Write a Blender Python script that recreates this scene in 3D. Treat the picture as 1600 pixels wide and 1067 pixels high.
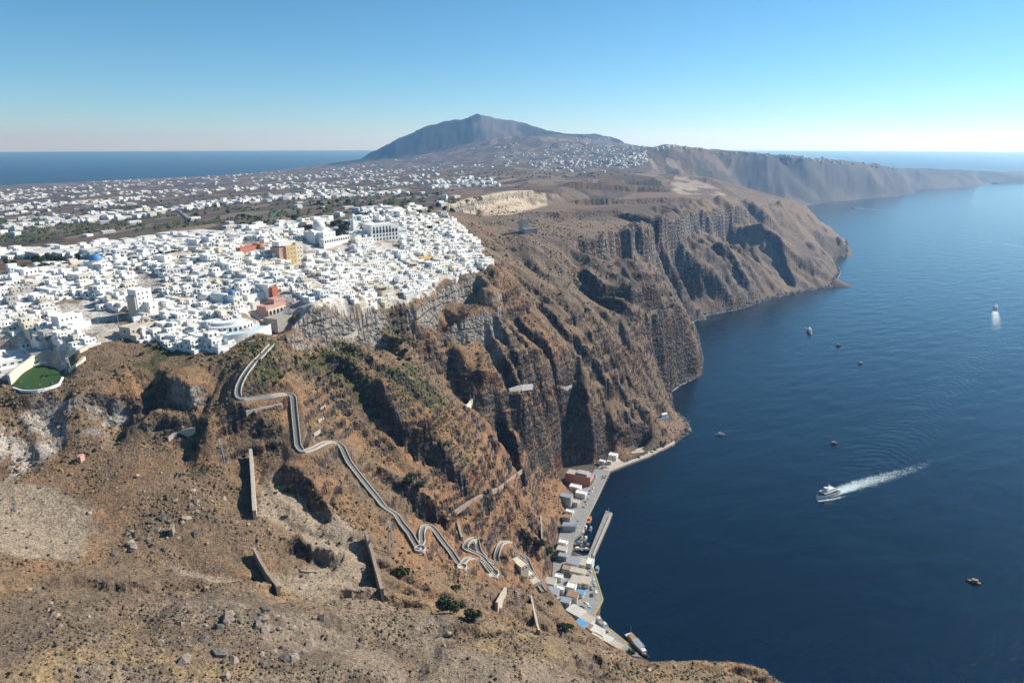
# Clifftop town above a volcanic caldera, seen from the air.
# World: metres, sea level z = 0, camera above the origin looking along +Y, open water to +X.
import bpy, bmesh, math, random, time
import numpy as np
from mathutils import Vector, Matrix, geometry
T0 = time.time()
for o in list(bpy.data.objects): bpy.data.objects.remove(o)
SC = bpy.context.scene
COL = SC.collection
R = math.radians

# ------------------------------------------------------------------ camera
CAM_Z, PITCH, FOCAL = 330.0, R(16.2), 1067.0      # focal in pixels of a 1600 px wide picture
cam_data = bpy.data.cameras.new('camera')
cam_data.sensor_width = 36.0
cam_data.lens = 36.0 * FOCAL / 1600.0
cam_data.clip_start, cam_data.clip_end = 1.0, 120000.0
cam = bpy.data.objects.new('camera', cam_data); COL.objects.link(cam)
cam.location = (0, 0, CAM_Z)
cam.rotation_euler = (R(90) - PITCH, 0, 0)
SC.camera = cam

# ------------------------------------------------------------------ sky, sun, exposure
SUN_AZ, SUN_EL = 63.0, 33.0                         # degrees clockwise from the view direction (+Y), degrees up
world = bpy.data.worlds.new('World'); SC.world = world; world.use_nodes = True
wn = world.node_tree.nodes; wl = world.node_tree.links
sky = wn.new('ShaderNodeTexSky'); sky.sky_type = 'NISHITA'; sky.sun_disc = False
sky.sun_elevation = R(SUN_EL); sky.sun_rotation = R(SUN_AZ)
sky.altitude = 300; sky.air_density = 0.8; sky.dust_density = 0.0; sky.ozone_density = 8.0
hs_ = wn.new('ShaderNodeHueSaturation'); hs_.inputs['Hue'].default_value = 0.484; hs_.inputs['Saturation'].default_value = 1.04
wl.new(sky.outputs[0], hs_.inputs['Color']); wl.new(hs_.outputs[0], wn['Background'].inputs['Color'])
wn['Background'].inputs['Strength'].default_value = 0.085
sun_data = bpy.data.lights.new('sun', 'SUN'); sun_data.energy = 4.8; sun_data.angle = R(0.5)
sun_data.color = (1.0, 0.95, 0.88)
sun = bpy.data.objects.new('sun', sun_data); COL.objects.link(sun)
SUN_DIR = Vector((math.sin(R(SUN_AZ))*math.cos(R(SUN_EL)), math.cos(R(SUN_AZ))*math.cos(R(SUN_EL)), math.sin(R(SUN_EL))))
sun.rotation_euler = (-SUN_DIR).to_track_quat('-Z', 'Y').to_euler()
SC.view_settings.view_transform = 'Standard'; SC.view_settings.look = 'None'
SC.view_settings.exposure = 0.55; SC.view_settings.gamma = 1.0
SC.cycles.use_denoising = True
SC.cycles.max_bounces = 4; SC.cycles.volume_bounces = 1; SC.cycles.transparent_max_bounces = 6
SC.cycles.caustics_reflective = False; SC.cycles.caustics_refractive = False

# ------------------------------------------------------------------ survey: a pixel of the photograph + a height gives a place on the map
CP, SP = math.cos(PITCH), math.sin(PITCH)
def ray(u, v):
    a = (u - 800.0) / FOCAL; b = -(v - 533.5) / FOCAL
    return np.array((a, CP + b*SP, -SP + b*CP))
def at(u, v, z=0.0):
    d = ray(u, v); t = (z - CAM_Z) / d[2]
    return float(d[0]*t), float(d[1]*t), float(z)
def atd(u, v, dist):
    d = ray(u, v); t = dist / d[1]
    return float(d[0]*t), float(dist), float(CAM_Z + d[2]*t)

# ------------------------------------------------------------------ noise
def _hash(ix, iy, seed):
    h = (ix.astype(np.int64)*374761393 + iy.astype(np.int64)*668265263 + seed*974711) & 0x7fffffff
    h = ((h ^ (h >> 13)) * 1274126177) & 0x7fffffff
    h = h ^ (h >> 16)
    return (h & 0xffff) / 65535.0
def vnoise(x, y, seed=0):
    x = np.asarray(x, float); y = np.asarray(y, float)
    x0 = np.floor(x); y0 = np.floor(y); fx = x-x0; fy = y-y0
    fx = fx*fx*fx*(fx*(fx*6-15)+10); fy = fy*fy*fy*(fy*(fy*6-15)+10)
    ix = x0.astype(np.int64); iy = y0.astype(np.int64)
    a = _hash(ix, iy, seed); b = _hash(ix+1, iy, seed); c = _hash(ix, iy+1, seed); d = _hash(ix+1, iy+1, seed)
    return (a*(1-fx)+b*fx)*(1-fy) + (c*(1-fx)+d*fx)*fy
def fbm(x, y, oct=4, seed=0, gain=0.5):
    s = 0; amp = 1.0; tot = 0
    for k in range(oct):
        s = s + amp*vnoise(x*2**k + 17.3*k, y*2**k - 9.1*k, seed+k*31); tot += amp; amp *= gain
    return s/tot
def ridged(x, y, oct=4, seed=0):
    s = 0; amp = 1.0; tot = 0
    for k in range(oct):
        s = s + amp*(1-np.abs(2*vnoise(x*2**k + 5.7*k, y*2**k + 3.3*k, seed+k*57)-1)); tot += amp; amp *= 0.5
    return s/tot
def sstep(a, b, x):
    t = np.clip((x-a)/(b-a), 0, 1); return t*t*(3-2*t)
# ------------------------------------------------------------------ terrain survey (u, v, height) along breaklines
def line(pts, step=None):
    """breakline: (u,v,z) survey points, or ('d',u,v,dist), or ('w',x,y,z)"""
    out = []
    for p in pts:
        if p[0] == 'd': out.append(atd(*p[1:]))
        elif p[0] == 'w': out.append(tuple(float(q) for q in p[1:]))
        else: out.append(at(*p))
    res = [out[0]]
    for a, b in zip(out[:-1], out[1:]):
        L = math.hypot(b[0]-a[0], b[1]-a[1]); m = 0.5*(math.hypot(a[0], a[1])+math.hypot(b[0], b[1]))
        n = max(1, int(L/(step or max(8, m*0.035))))
        for i in range(1, n+1):
            t = i/n; res.append(tuple(a[k]*(1-t)+b[k]*t for k in range(3)))
    return res

COAST = [('w',215,120,0),('w',205,190,0),('w',192,250,0),('w',172,300,0),('w',128,345,0),(1012,1034,0),(985,1008,0),(955,985,0),(938,965,0),(941,935,0),(930,890,0),
    (915,868,0),(890,862,0),(893,835,0),(912,815,0),(935,772,0),(950,738,0),(975,727,0),(1010,714,0),(1055,692,0),(1078,672,0),(1070,655,0),(1050,640,0),(1045,612,0),
    (1060,600,0),(1092,586,0),(1096,560,0),(1087,520,0),(1080,502,0),(1100,492,0),(1150,483,0),(1200,468,0),(1250,456,0),(1300,448,0),
    (1311,425,0),(1302,405,0),(1322,401,0),(1322,378,0),('w',1060,2520,0),('w',1010,2760,0),('w',1020,3050,0),('w',1150,3330,0),('w',1350,3600,0),('w',1600,3780,0),
    (1285,316,0),(1340,311,0),(1400,306,0),(1424,303,0),(1421,296,0),('w',3000,5150,0),(1500,293,0),(1528,291,0),(1530,287,0),('w',4100,6300,0),(1600,288,0),('w',6500,6600,0)]
LINES = [
 COAST,
 # sea floor
 [('w',260,100,-25),('w',250,240,-20),('w',225,320,-20),('w',170,385,-20),('w',125,395,-15),('w',100,420,-10),('w',90,470,-10),('w',76,500,-8),('w',72,540,-8),('w',95,590,-10),('w',140,640,-15),('w',260,690,-20),
  ('w',260,780,-20),('w',260,850,-20),('w',345,920,-20),('w',360,1060,-20),('w',400,1240,-20),('w',600,1350,-20),('w',850,1550,-20),('w',1000,1800,-20),('w',1200,2100,-20),('w',1250,2400,-25),
  ('w',1130,2700,-25),('w',1250,3050,-25),('w',1700,3300,-25),('w',2200,3600,-25),('w',2900,4300,-25),('w',3400,4700,-25),('w',4300,5300,-25),('w',6500,6000,-25)],
 # foreground spur
 [('w',-520,40,252),('w',-330,40,235),('w',-200,40,208),('w',-80,40,190),('w',20,40,165),('w',110,40,120),('w',190,40,30)],
 [('w',-420,160,240),('w',-300,130,222),('w',-200,110,195)],
 [(0,1067,174),(200,1067,163),(400,1067,153),(600,1067,142),(800,1067,128),(1000,1067,112),(1120,1067,99),(1225,1067,78)],
 [(200,985,161),(400,955,150),(600,965,131),(760,988,118),(900,1013,106),(1010,1036,98),(1100,1023,92),(1165,1021,86)],
 [('w',-140,205,166),('w',-40,205,142),('w',40,205,122),('w',100,205,102),('w',150,205,70)],
 [('w',142,285,60),('w',152,292,35)], [('w',160,255,52),('w',178,258,25)],
 [('w',38,303,58),('w',75,300,60),('w',110,302,55)], [('w',45,350,25),('w',80,345,22),('w',110,335,22)],
 [('w',-15,320,78),('w',10,350,45),('w',40,385,14)],
 # wash behind the spur
 [(250,885,143),(350,905,136),(430,928,129),(560,928,117),(640,945,106),(740,968,88),(830,985,52),(880,985,18)],
 [(0,895,163),(100,880,154),(200,880,147)],
 # left bench, near slope
 [(0,800,162),(60,830,156),(150,840,151)], [(0,748,166),(80,712,167),(130,694,168),(190,674,168)],
 [(0,655,187),(60,628,188),(130,622,188),(190,628,184)], [('w',-330,270,190),('w',-300,290,170)],
 [(100,765,161),(200,790,155),(300,770,152),(390,715,153)],
 [(300,840,145),(400,812,140),(450,800,137)], [(480,850,127),(572,840,120),(592,890,116)], [(500,895,122)],
 [(470,770,141),(510,800,133)], [(280,690,163),(330,660,174),(250,650,177)],
 # rock under the terraces
 [(230,588,193),(300,583,193),(340,565,196)], [(240,642,178),(310,640,178),(345,610,183)],
 # caldera rim of the town
 [('w',-345,250,212),('w',-320,320,206),(0,598,198),(60,605,195),(110,548,205),(200,528,206),(290,546,200),(350,545,199),(400,522,205),(445,503,207),(500,487,207),(560,476,205),(600,466,201),(640,470,196),(690,445,194),(740,426,196),(765,416,198)],
 [(445,545,187),(500,545,186),(560,508,188),(600,502,187)],
 [(640,502,178),(700,502,172),(775,502,163)],
 # zigzag slope
 [(425,545,201),(375,590,192),(372,632,180)], [(458,614,178),(466,710,155)], [(475,716,153),(525,686,150)], [(545,725,139),(600,790,117),(657,858,96)],
 [(660,822,94),(690,850,83),(720,886,70)], [(735,866,67),(775,906,50)], [(640,900,101),(700,920,86),(760,935,62)],
 [(640,765,110),(700,795,88),(750,805,70),(800,835,45)], [(560,705,138)], [(820,900,28),(855,935,9)], [(860,850,12),(840,800,26),(830,760,33),(860,720,25)],
 # port apron foot
 [(870,740,14),(880,790,8),(876,840,5),(868,880,6),(858,920,7),(880,955,6),(920,985,5),(960,1010,5)],
 # green ridge with the shaded face
 [(500,578,174),(545,602,162)],
 [('w',-112,468,176),('w',-92,462,166),('w',-62,462,138),('w',-36,465,104),('w',-18,468,84)],
 [(556,600,164),(600,657,143),(660,717,116),(720,762,91),(770,775,70)],
 [(590,545,168),(650,572,158),(700,625,130),(745,685,102)],
 [(780,700,62),(800,735,48)],
 # orange cone and the amphitheatre behind it
 [('w',-38,572,138),('w',-22,572,142),('w',-10,574,132)], [('w',-40,552,108),('w',-18,548,100),('w',2,556,96)],
 [(700,520,160),(760,530,150),(800,550,138)], [(665,560,150),(700,575,138)], [(820,600,118),(800,605,112)], [(790,640,98),(850,655,73),(885,668,53)],
 [(885,698,20),(930,702,12),(990,692,12),(1035,680,9)],
 # second spur
 [(765,416,198),(800,398,193),(870,440,168),(905,462,154),(940,512,119),(965,547,94),(1000,592,60),(1040,636,20),(1068,660,3)],
 [(780,440,190),(800,502,150),(850,560,118),(900,622,80),(950,642,45),(1000,664,20)],
 [(840,480,150),(900,545,110),(950,590,72),(1000,630,38)], [(1040,655,12)],
 # third headland
 [(815,362,212),(840,385,200),(870,396,190),(920,376,192),(960,370,187),(1000,364,180),(1053,348,172),(1091,338,168),(1154,329,160),(1190,328,155),(1220,318,155),(1238,313,150)],
 [(900,427,165),(960,421,166),(1010,420,160)], [(930,478,137),(990,485,130),(1040,470,128)],
 [(1000,482,129),(1050,490,98),(1085,512,69)], [('w',196,850,42)],
 [(1030,400,120),(1060,450,46),(1090,484,13)], [(1130,360,123),(1150,400,69),(1200,430,38)], [(1200,368,92),(1250,362,90),(1280,402,45),(1300,435,15)],
 [(1288,367,60),(1316,372,51)], [(1260,330,103),(1270,350,52)],
 # plateau, quarry floors and terraces
 [(850,352,206),(900,345,202),(950,332,200),(1000,326,199),(1100,312,196),(1180,316,163)],
 [(700,334,219),(740,336,211),(800,331,208),(845,321,208),(880,318,206)], [(690,326,229),(740,313,231),(800,300,233),(850,297,231),(905,290,229)],
 [(900,315,206),(1000,303,205),(1060,300,203),(1110,303,198)], [(960,281,217),(900,285,224)], 
 [('d',1058,273,2350),('d',1100,276,2330),('d',1132,292,2250)], [('d',1150,298,2650),('d',1200,298,2650),('d',1238,306,2620)],
 # town plateau
 [(0,455,222),(100,425,226),(200,410,230),(300,395,234),(400,375,238),(500,362,240),(560,350,241),(640,342,240),(690,340,232),(745,382,213)],
 [(770,385,203),(790,362,210),(740,350,222)],
 [('w',-620,600,224),('w',-520,420,232),('w',-480,250,238)],
 [(150,475,216),(300,460,219),(400,450,221),(480,440,221),(550,430,215),(650,400,215),(700,395,213)],
 # plain
 [(0,383,200),(200,352,208),(400,332,218),(550,318,226),(620,322,232)], [(0,342,152),(200,325,168),(400,308,192),(600,290,196),(700,292,212)],
 [(0,312,82),(200,300,102),(400,289,122),(550,280,150),(700,268,196)], [(0,296,18),(200,285,25),(400,274,22)],
 [('w',-7500,4700,0),(0,291,0),(200,280.5,0),(400,272,0),(520,264,0),('w',-1900,10500,0)],
 [('w',-8500,6500,-25),('w',-5200,7300,-25),('w',-3900,8700,-25),('w',-3000,10800,-25)],
 [('w',-2500,900,150),('w',-4000,2500,60),('w',-7000,3000,20),('w',-6000,1500,60)],
 [(800,280,226),(800,256,232)], [(600,266,150),(700,246,225)],[(560,258,80)],
 [('d',770,218,5900),('d',800,213,5900),('d',850,215,5900)], [('d',900,222,5600),('d',945,224,5500)], [('d',900,250,4200),('d',960,242,4500)], [('d',900,270,3000),('d',985,262,3200)],
 # mountain
 [('d',562,250,7300),('d',600,228,7300),('d',650,203,7300),('d',700,187,7300),('d',750,179,7300),('d',800,185,7300),('d',850,200,7200),('d',880,208,7000),('d',940,213,6800),('d',978,224,6500)],
 [('d',600,250,6700),('d',680,235,6600),('d',760,224,6500)],
 [('w',-1900,8400,60),('w',-900,8900,160),('w',300,8900,180),('w',1300,8500,90)],
 # southern caldera wall
 [('d',982,246,3650),('d',1010,234,3950),('d',1050,225,4100),('d',1090,230,4250),('d',1130,236,4500),('d',1200,239,4350),('d',1250,244,4350),('d',1300,250,4500),('d',1350,254,4750),('d',1395,261,4950)],
 [('d',1000,262,3500),('d',1060,290,3500),('d',1120,296,3700),('d',1180,304,3850)],
 [('d',1395,262,5400),('d',1455,263,5700),('d',1526,267,5900)], [('d',1540,267,6500),('d',1600,270,6700),('w',6500,7400,80)],
 [('w',1500,5600,180),('w',2600,5600,120),('w',3600,6500,60),('w',4800,7200,40)],
 [('w',1300,6900,150),('w',2500,7000,0),('w',3800,7600,0),('w',6500,8300,0)], [('w',1800,9000,-25),('w',3500,8600,-25),('w',6500,9300,-25)],
]
COAST_W = line(COAST)
pts = []
for L in LINES: pts += line(L)
P = np.array(pts); key = np.round(P[:, :2]/2.0).astype(int)
_, idx = np.unique(key, axis=0, return_index=True); P = P[np.sort(idx)]
cdt = geometry.delaunay_2d_cdt([Vector((p[0], p[1])) for p in P], [], [], 0, 1e-4)
TV = np.array([(v.x, v.y) for v in cdt[0]]); TZ = np.array([P[o[0], 2] if o else 0.0 for o in cdt[3]]); TF = cdt[2]
def raster(x0, y0, nx, ny, h):
    Z = np.full((ny, nx), -25.0)
    for f in TF:
        a, b, c = (TV[i] for i in f); za, zb, zc = (TZ[i] for i in f)
        i0 = max(0, int(math.ceil((min(a[0], b[0], c[0])-x0)/h))); i1 = min(nx-1, int((max(a[0], b[0], c[0])-x0)/h))
        j0 = max(0, int(math.ceil((min(a[1], b[1], c[1])-y0)/h))); j1 = min(ny-1, int((max(a[1], b[1], c[1])-y0)/h))
        if i1 < i0 or j1 < j0: continue
        X, Y = np.meshgrid(x0+h*np.arange(i0, i1+1), y0+h*np.arange(j0, j1+1))
        det = (b[1]-c[1])*(a[0]-c[0]) + (c[0]-b[0])*(a[1]-c[1])
        if abs(det) < 1e-9: continue
        l1 = ((b[1]-c[1])*(X-c[0]) + (c[0]-b[0])*(Y-c[1]))/det
        l2 = ((c[1]-a[1])*(X-c[0]) + (a[0]-c[0])*(Y-c[1]))/det
        l3 = 1-l1-l2; m = (l1 >= -1e-6) & (l2 >= -1e-6) & (l3 >= -1e-6)
        Z[j0:j1+1, i0:i1+1][m] = (l1*za+l2*zb+l3*zc)[m]
    return Z
def blur(Z, s):
    n = int(3*s)+1; k = np.exp(-0.5*(np.arange(-n, n+1)/s)**2); k /= k.sum()
    A = np.pad(Z, n, mode='edge')
    A = sum(k[i]*A[i:i+Z.shape[0], :] for i in range(2*n+1))
    return sum(k[i]*A[:, i:i+Z.shape[1]] for i in range(2*n+1))
G1 = dict(x0=-720.0, y0=0.0, nx=890, ny=1230, h=2.0)
G2 = dict(x0=-9000.0, y0=0.0, nx=621, ny=441, h=25.0)
Z2 = blur(raster(**{k: G2[k] for k in ('x0', 'y0', 'nx', 'ny', 'h')}), 0.7)
Z1 = blur(raster(**{k: G1[k] for k in ('x0', 'y0', 'nx', 'ny', 'h')}), 1.6)
X1, Y1 = np.meshgrid(G1['x0']+2.0*np.arange(G1['nx']), G1['y0']+2.0*np.arange(G1['ny']))

def grid_sample(Z, G, x, y):
    fx = np.clip((x-G['x0'])/G['h'], 0, G['nx']-1.001); fy = np.clip((y-G['y0'])/G['h'], 0, G['ny']-1.001)
    i = fx.astype(int); j = fy.astype(int); fx = fx-i; fy = fy-j
    return (Z[j, i]*(1-fx)+Z[j, i+1]*fx)*(1-fy) + (Z[j+1, i]*(1-fx)+Z[j+1, i+1]*fx)*fy

print('tin', round(time.time()-T0, 1))
# --- relief on the near grid: crags on the steep bands, ravines cut by running water
gy, gx = np.gradient(Z1, 2.0); S1 = np.hypot(gx, gy)
wild = sstep(0.22, 0.55, blur(S1, 5)) * sstep(0, 12, Z1)           # where the ground is a natural slope
steep = sstep(0.75, 1.25, blur(S1, 3))
def arc_coord(x, y):
    """distance along the shore and away from it: ribs and ravines run down from the rim to the sea"""
    pl = np.array([(260, -60), (150, 180), (70, 400), (85, 540), (190, 720), (270, 900), (340, 1120), (440, 1280), (760, 1580), (900, 1850), (930, 2150)], float)
    best = np.full(x.shape, 1e9); s_ = np.zeros(x.shape); acc = 0.0
    for (ax, ay), (bx, by) in zip(pl[:-1], pl[1:]):
        L = math.hypot(bx-ax, by-ay); tx, ty = (bx-ax)/L, (by-ay)/L
        t = np.clip((x-ax)*tx+(y-ay)*ty, 0, L); d = np.hypot(x-ax-t*tx, y-ay-t*ty); m = d < best
        best = np.where(m, d, best); s_ = np.where(m, acc+t, s_); acc += L
    return s_, best
AS, AD = arc_coord(X1[::2, ::2], Y1[::2, ::2]); AS = blur(AS, 6)
GA = dict(x0=G1['x0'], y0=0.0, nx=AS.shape[1], ny=AS.shape[0], h=4.0)
AS = grid_sample(AS, GA, X1, Y1); AD = grid_sample(AD, GA, X1, Y1)
wob = (fbm(X1/45, Y1/45, 3, 33)-0.5)*34
rib = ridged((AS+wob)/46, AD/210, 2, 41)-0.55; rib2 = ridged((AS+0.7*wob)/17, AD/90, 2, 43)-0.55
big = fbm(X1/60, Y1/60, 4, 11)-0.5; mid = fbm(X1/16, Y1/16, 3, 21)-0.5
Z1n = Z1 + wild*(13*rib*(0.6+0.9*fbm(X1/130, Y1/130, 2, 47)) + 3.6*rib2 + 5*big + 3.0*mid) + (1-wild)*sstep(1, 8, Z1)*(fbm(X1/40, Y1/40, 4, 5)-0.5)*2.0
hdl = wild*sstep(880, 1050, Y1+0.25*X1)*sstep(-60, 60, X1)     # the far headland is the most broken
Z1n = Z1n + hdl*((ridged((AS+1.6*wob)/85, AD/320, 3, 45)-0.55)*26 + (ridged(X1/34, Y1/34, 4, 49)-0.5)*13)
def erode(Z, amt, wildc):
    """ravines cut by running water: flow gathers downhill and cuts where it is strong"""
    ny, nx = Z.shape; h = 4.0
    z = Z.ravel(); order = np.argsort(-z); nb = [(-1, -1), (-1, 0), (-1, 1), (0, -1), (0, 1), (1, -1), (1, 0), (1, 1)]
    best = np.zeros_like(Z); to = np.arange(z.size).reshape(Z.shape).copy(); base = to.copy()
    Zp = np.pad(Z, 1, constant_values=1e9); Bp = np.pad(base, 1)
    for dj, di in nb:
        d = (Z - Zp[1+dj:1+dj+ny, 1+di:1+di+nx])/(h*math.hypot(dj, di)); m = d > best
        best[m] = d[m]; to[m] = Bp[1+dj:1+dj+ny, 1+di:1+di+nx][m]
    acc = [1.0]*z.size; tl = to.ravel().tolist()
    for i in order.tolist():
        t = tl[i]
        if t != i: acc[t] += acc[i]
    A = np.array(acc).reshape(Z.shape)
    cut = np.minimum(np.log1p(A*0.2)**1.25, 5.5)
    return Z - blur(cut, 0.6)*amt*wildc*sstep(2, 25, Z)
Zc = Z1n[::2, ::2]; Wc = wild[::2, ::2]
Ze = erode(Zc, 0.9, Wc); Ze = erode(blur(Ze, 0.6)*0.4+Ze*0.6, 0.7, Wc)
dE = Ze-Zc
GE = dict(x0=G1['x0'], y0=0.0, nx=Zc.shape[1], ny=Zc.shape[0], h=4.0)
Z1n = Z1n + grid_sample(dE - blur(dE, 7), GE, X1, Y1)
# hard lava beds stand as cliffs, ash beds between them lie back
band = Z1n/19.0 + 3.0*(fbm(X1/110, Y1/110, 4, 77)-0.5); fr = band-np.floor(band)
stair = (np.floor(band) + sstep(0.35, 0.9, fr) - band)*19.0
Z1n = Z1n + stair*0.6*steep*sstep(0.35, 0.5, fbm(X1/50, Y1/50, 2, 19))
# upright buttresses and clefts in the cliffs
Z1n = Z1n + steep*(ridged((AS+0.5*wob)/9, AD/26, 3, 61)-0.5)*3.5
# single ribs: one side cut steep (the side towards -Y, away from the sun), the other lying back
def rib_stamp(pl, A, B, w1, w2, w3, jag=5.0):
    p = np.array([at(*q)[:2] for q in pl]); acc = 0.0; tot = np.hypot(*np.diff(p, axis=0).T).sum(); mg = w1+w2+w3+24
    i0, j0 = np.maximum(((p.min(0)-mg-(G1['x0'], 0))/2).astype(int), 0); i1, j1 = ((p.max(0)+mg-(G1['x0'], 0))/2).astype(int)+1
    sl_ = (slice(j0, max(j0, j1)), slice(i0, max(i0, i1))); Xs, Ys = X1[sl_], Y1[sl_]
    if Xs.size == 0: return
    best = np.full(Xs.shape, 1e9); sd = np.zeros(Xs.shape); tt = np.zeros(Xs.shape)
    for (ax, ay), (bx, by) in zip(p[:-1], p[1:]):
        L = math.hypot(bx-ax, by-ay); tx, ty = (bx-ax)/L, (by-ay)/L
        t = (Xs-ax)*tx+(Ys-ay)*ty; tc = np.clip(t, 0, L); d = np.hypot(Xs-ax-tc*tx, Ys-ay-tc*ty); m = d < best
        best = np.where(m, d, best); sd = np.where(m, np.sign((Xs-ax)*ty-(Ys-ay)*tx)*d, sd); tt = np.where(m, (acc+tc)/tot, tt); acc += L
    d = sd + (fbm(Xs/(14 if jag < 8 else 34), Ys/(14 if jag < 8 else 34), 4, 71)-0.5)*jag
    end = sstep(0, 0.15, tt)*sstep(1.0, 0.85, tt)*(best < w1+w2+w3+20)*(0.75+0.5*fbm(Xs/20, Ys/20, 2, 73))
    f = np.where(d < 0, A*np.clip(1+d/w2, 0, 1)**1.3, A*(1-sstep(0, w1, d)) - B*sstep(0, w1, d)*(1-sstep(w1, w1+w3, d)))
    Z1n[sl_] += f*end
rib_stamp([(578,572,178),(620,610,165),(680,670,135),(750,748,95)], 8, 7, 6, 30, 22)
rib_stamp([(575,697,142),(625,740,122),(690,802,90)], 5, 5, 5, 14, 12)
rib_stamp([(432,742,147),(480,762,141),(525,805,132)], 4, 5, 5, 14, 10)
rib_stamp([(455,835,134),(500,862,126),(535,880,121)], 4, 3, 4, 12, 10)
rib_stamp([(640,770,110),(690,800,90),(705,830,80)], 3, 3, 4, 12, 10)
rib_stamp([(690,525,160),(760,525,150),(830,590,122)], 8, 9, 6, 24, 20)
rib_stamp([(800,470,168),(850,520,138),(905,600,92)], 5, 5, 5, 18, 12)
rib_stamp([(840,470,155),(890,520,125),(960,600,68)], 4, 4, 5, 18, 12)
rib_stamp([(815,615,112),(855,650,74),(880,672,50)], 7, 8, 5, 22, 14)
rib_stamp([(905,640,72),(935,665,40),(950,680,22)], 6, 7, 5, 18, 12)
rib_stamp([(985,640,45),(1010,665,20)], 5, 6, 5, 18, 12)
rib_stamp([(905,420,168),(960,455,150),(985,470,140)], 8, 8, 6, 26, 20)
rib_stamp([(1020,490,112),(1050,540,60),(1062,590,15)], 7, 8, 6, 22, 16)
rib_stamp([(985,385,170),(1020,440,100),(1040,468,60)], 8, 9, 8, 30, 20)
rib_stamp([(1085,350,160),(1140,400,90),(1180,455,25)], 10, 12, 9, 40, 30)
rib_stamp([(1160,345,140),(1215,400,60),(1250,445,15)], 10, 12, 9, 40, 30)
rib_stamp([(862,392,192),(920,376,192),(960,370,187),(1000,364,180),(1053,348,172),(1091,338,168),(1154,329,160),(1190,328,155)], 4, 36, 8, 40, 90, 34)
rib_stamp([(690,326,229),(740,313,231),(800,300,233),(850,297,231)], 2, 12, 5, 40, 50)
rib_stamp([(870,303,214),(960,300,206),(1060,297,205)], 10, 7, 5, 45, 40)
rib_stamp([(890,290,222),(980,284,216),(1050,281,216)], 10, 7, 5, 45, 40)
rib_stamp([(880,318,206),(980,316,202),(1090,312,197)], 8, 6, 5, 45, 40)
rib_stamp([(830,338,207),(900,335,203),(990,330,199)], 6, 4, 5, 40, 30)
rib_stamp([(1050,482,104),(1080,503,74),(1092,520,60)], 8, 3, 6, 26, 10)
rib_stamp([(880,430,165),(930,436,160),(985,440,155),(1035,432,150)], 3, 18, 7, 30, 44)
rib_stamp([(985,478,132),(1030,484,118),(1070,498,88),(1090,515,68)], 3, 20, 7, 24, 50)
rib_stamp([(850,640,80),(900,655,56),(960,655,40),(1015,655,27)], 3, 12, 5, 20, 24)
rib_stamp([(770,520,150),(815,560,130),(855,610,100)], 3, 12, 5, 20, 24)
rib_stamp([(440,503,207),(500,489,207),(560,478,205),(602,468,201)], 2, 11, 4, 26, 26)
rib_stamp([(640,472,196),(690,448,194),(745,430,196),(775,440,192)], 2, 17, 5, 26, 36)
rib_stamp([(235,595,192),(275,612,186),(318,628,181)], 6, 5, 5, 14, 12)
Z1n = np.where(Z1 < 0.5, Z1, np.maximum(Z1n, 0.4))

def height(x, y, fine=True):
    x = np.asarray(x, float); y = np.asarray(y, float)
    z2 = grid_sample(Z2, G2, x, y)
    z1 = grid_sample(Z1n, G1, x, y)
    m = sstep(0, 60, x-G1['x0'])*sstep(0, 60, G1['x0']+2.0*(G1['nx']-1)-x)*sstep(0, 80, G1['y0']+2.0*(G1['ny']-1)-y)
    far = 1-m
    rel = sstep(2, 60, z2)
    d = np.hypot(x, y)
    z2 = z2 + far*rel*((fbm(x/420, y/420, 5, 3)-0.5)*26*sstep(1200, 5000, d) + (ridged(x/160, y/160, 4, 8)-0.5)*10*sstep(1500, 4000, d))
    return z1*m + z2*(1-m)

print('relief', round(time.time()-T0, 1))
# --- the sheet: spacing grows with distance so the near slopes carry the most detail
NA = 1020
ang = np.radians(np.linspace(-46, 46, NA))
rr = np.concatenate([np.geomspace(85, 1250, 700, endpoint=False), np.geomspace(1250, 2500, 130, endpoint=False), np.geomspace(2500, 12500, 110)])
A2, R2 = np.meshgrid(ang, rr)
VX, VY = R2*np.sin(A2), R2*np.cos(A2)
VZ = height(VX, VY)
# fine crags on the finished sheet
dVx = np.gradient(VZ, axis=0)/np.gradient(R2, axis=0); dVa = np.gradient(VZ, axis=1)/(R2*np.gradient(A2, axis=1)); SL = np.hypot(dVx, dVa)
nearm = 1-sstep(900, 1800, R2); landm = sstep(0.6, 4, VZ)
rough = sstep(0.25, 0.9, SL)
nearm = 1-sstep(1500, 2600, R2); rocky = sstep(0.75, 1.25, SL)
VZ = VZ + landm*nearm*((ridged(VX/9, VY/9, 3, 131)-0.55)*(0.5+1.6*rough+2.2*rocky) + (ridged(VX/3.1, VY/3.1, 2, 151)-0.5)*(0.35+0.5*rough+1.0*rocky))
lb = VZ/5.5 + 2.2*fbm(VX/45, VY/45, 3, 171); lf = lb-np.floor(lb)      # ledges of the layered lava and ash
VZ = VZ + landm*nearm*rocky*0.95*(np.floor(lb)+sstep(0.55, 0.95, lf)-lb)*5.5
fm = sstep(2100, 2900, R2)*(VZ > 3); mt_ = sstep(6200, 6700, VY)*sstep(150, 280, VZ)*(VX < 1400); VZ = VZ + mt_*((ridged(VX/330, VY/900, 4, 191)-0.6)*60 + (ridged(VX/120, VY/200, 3, 193)-0.6)*22)
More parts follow.
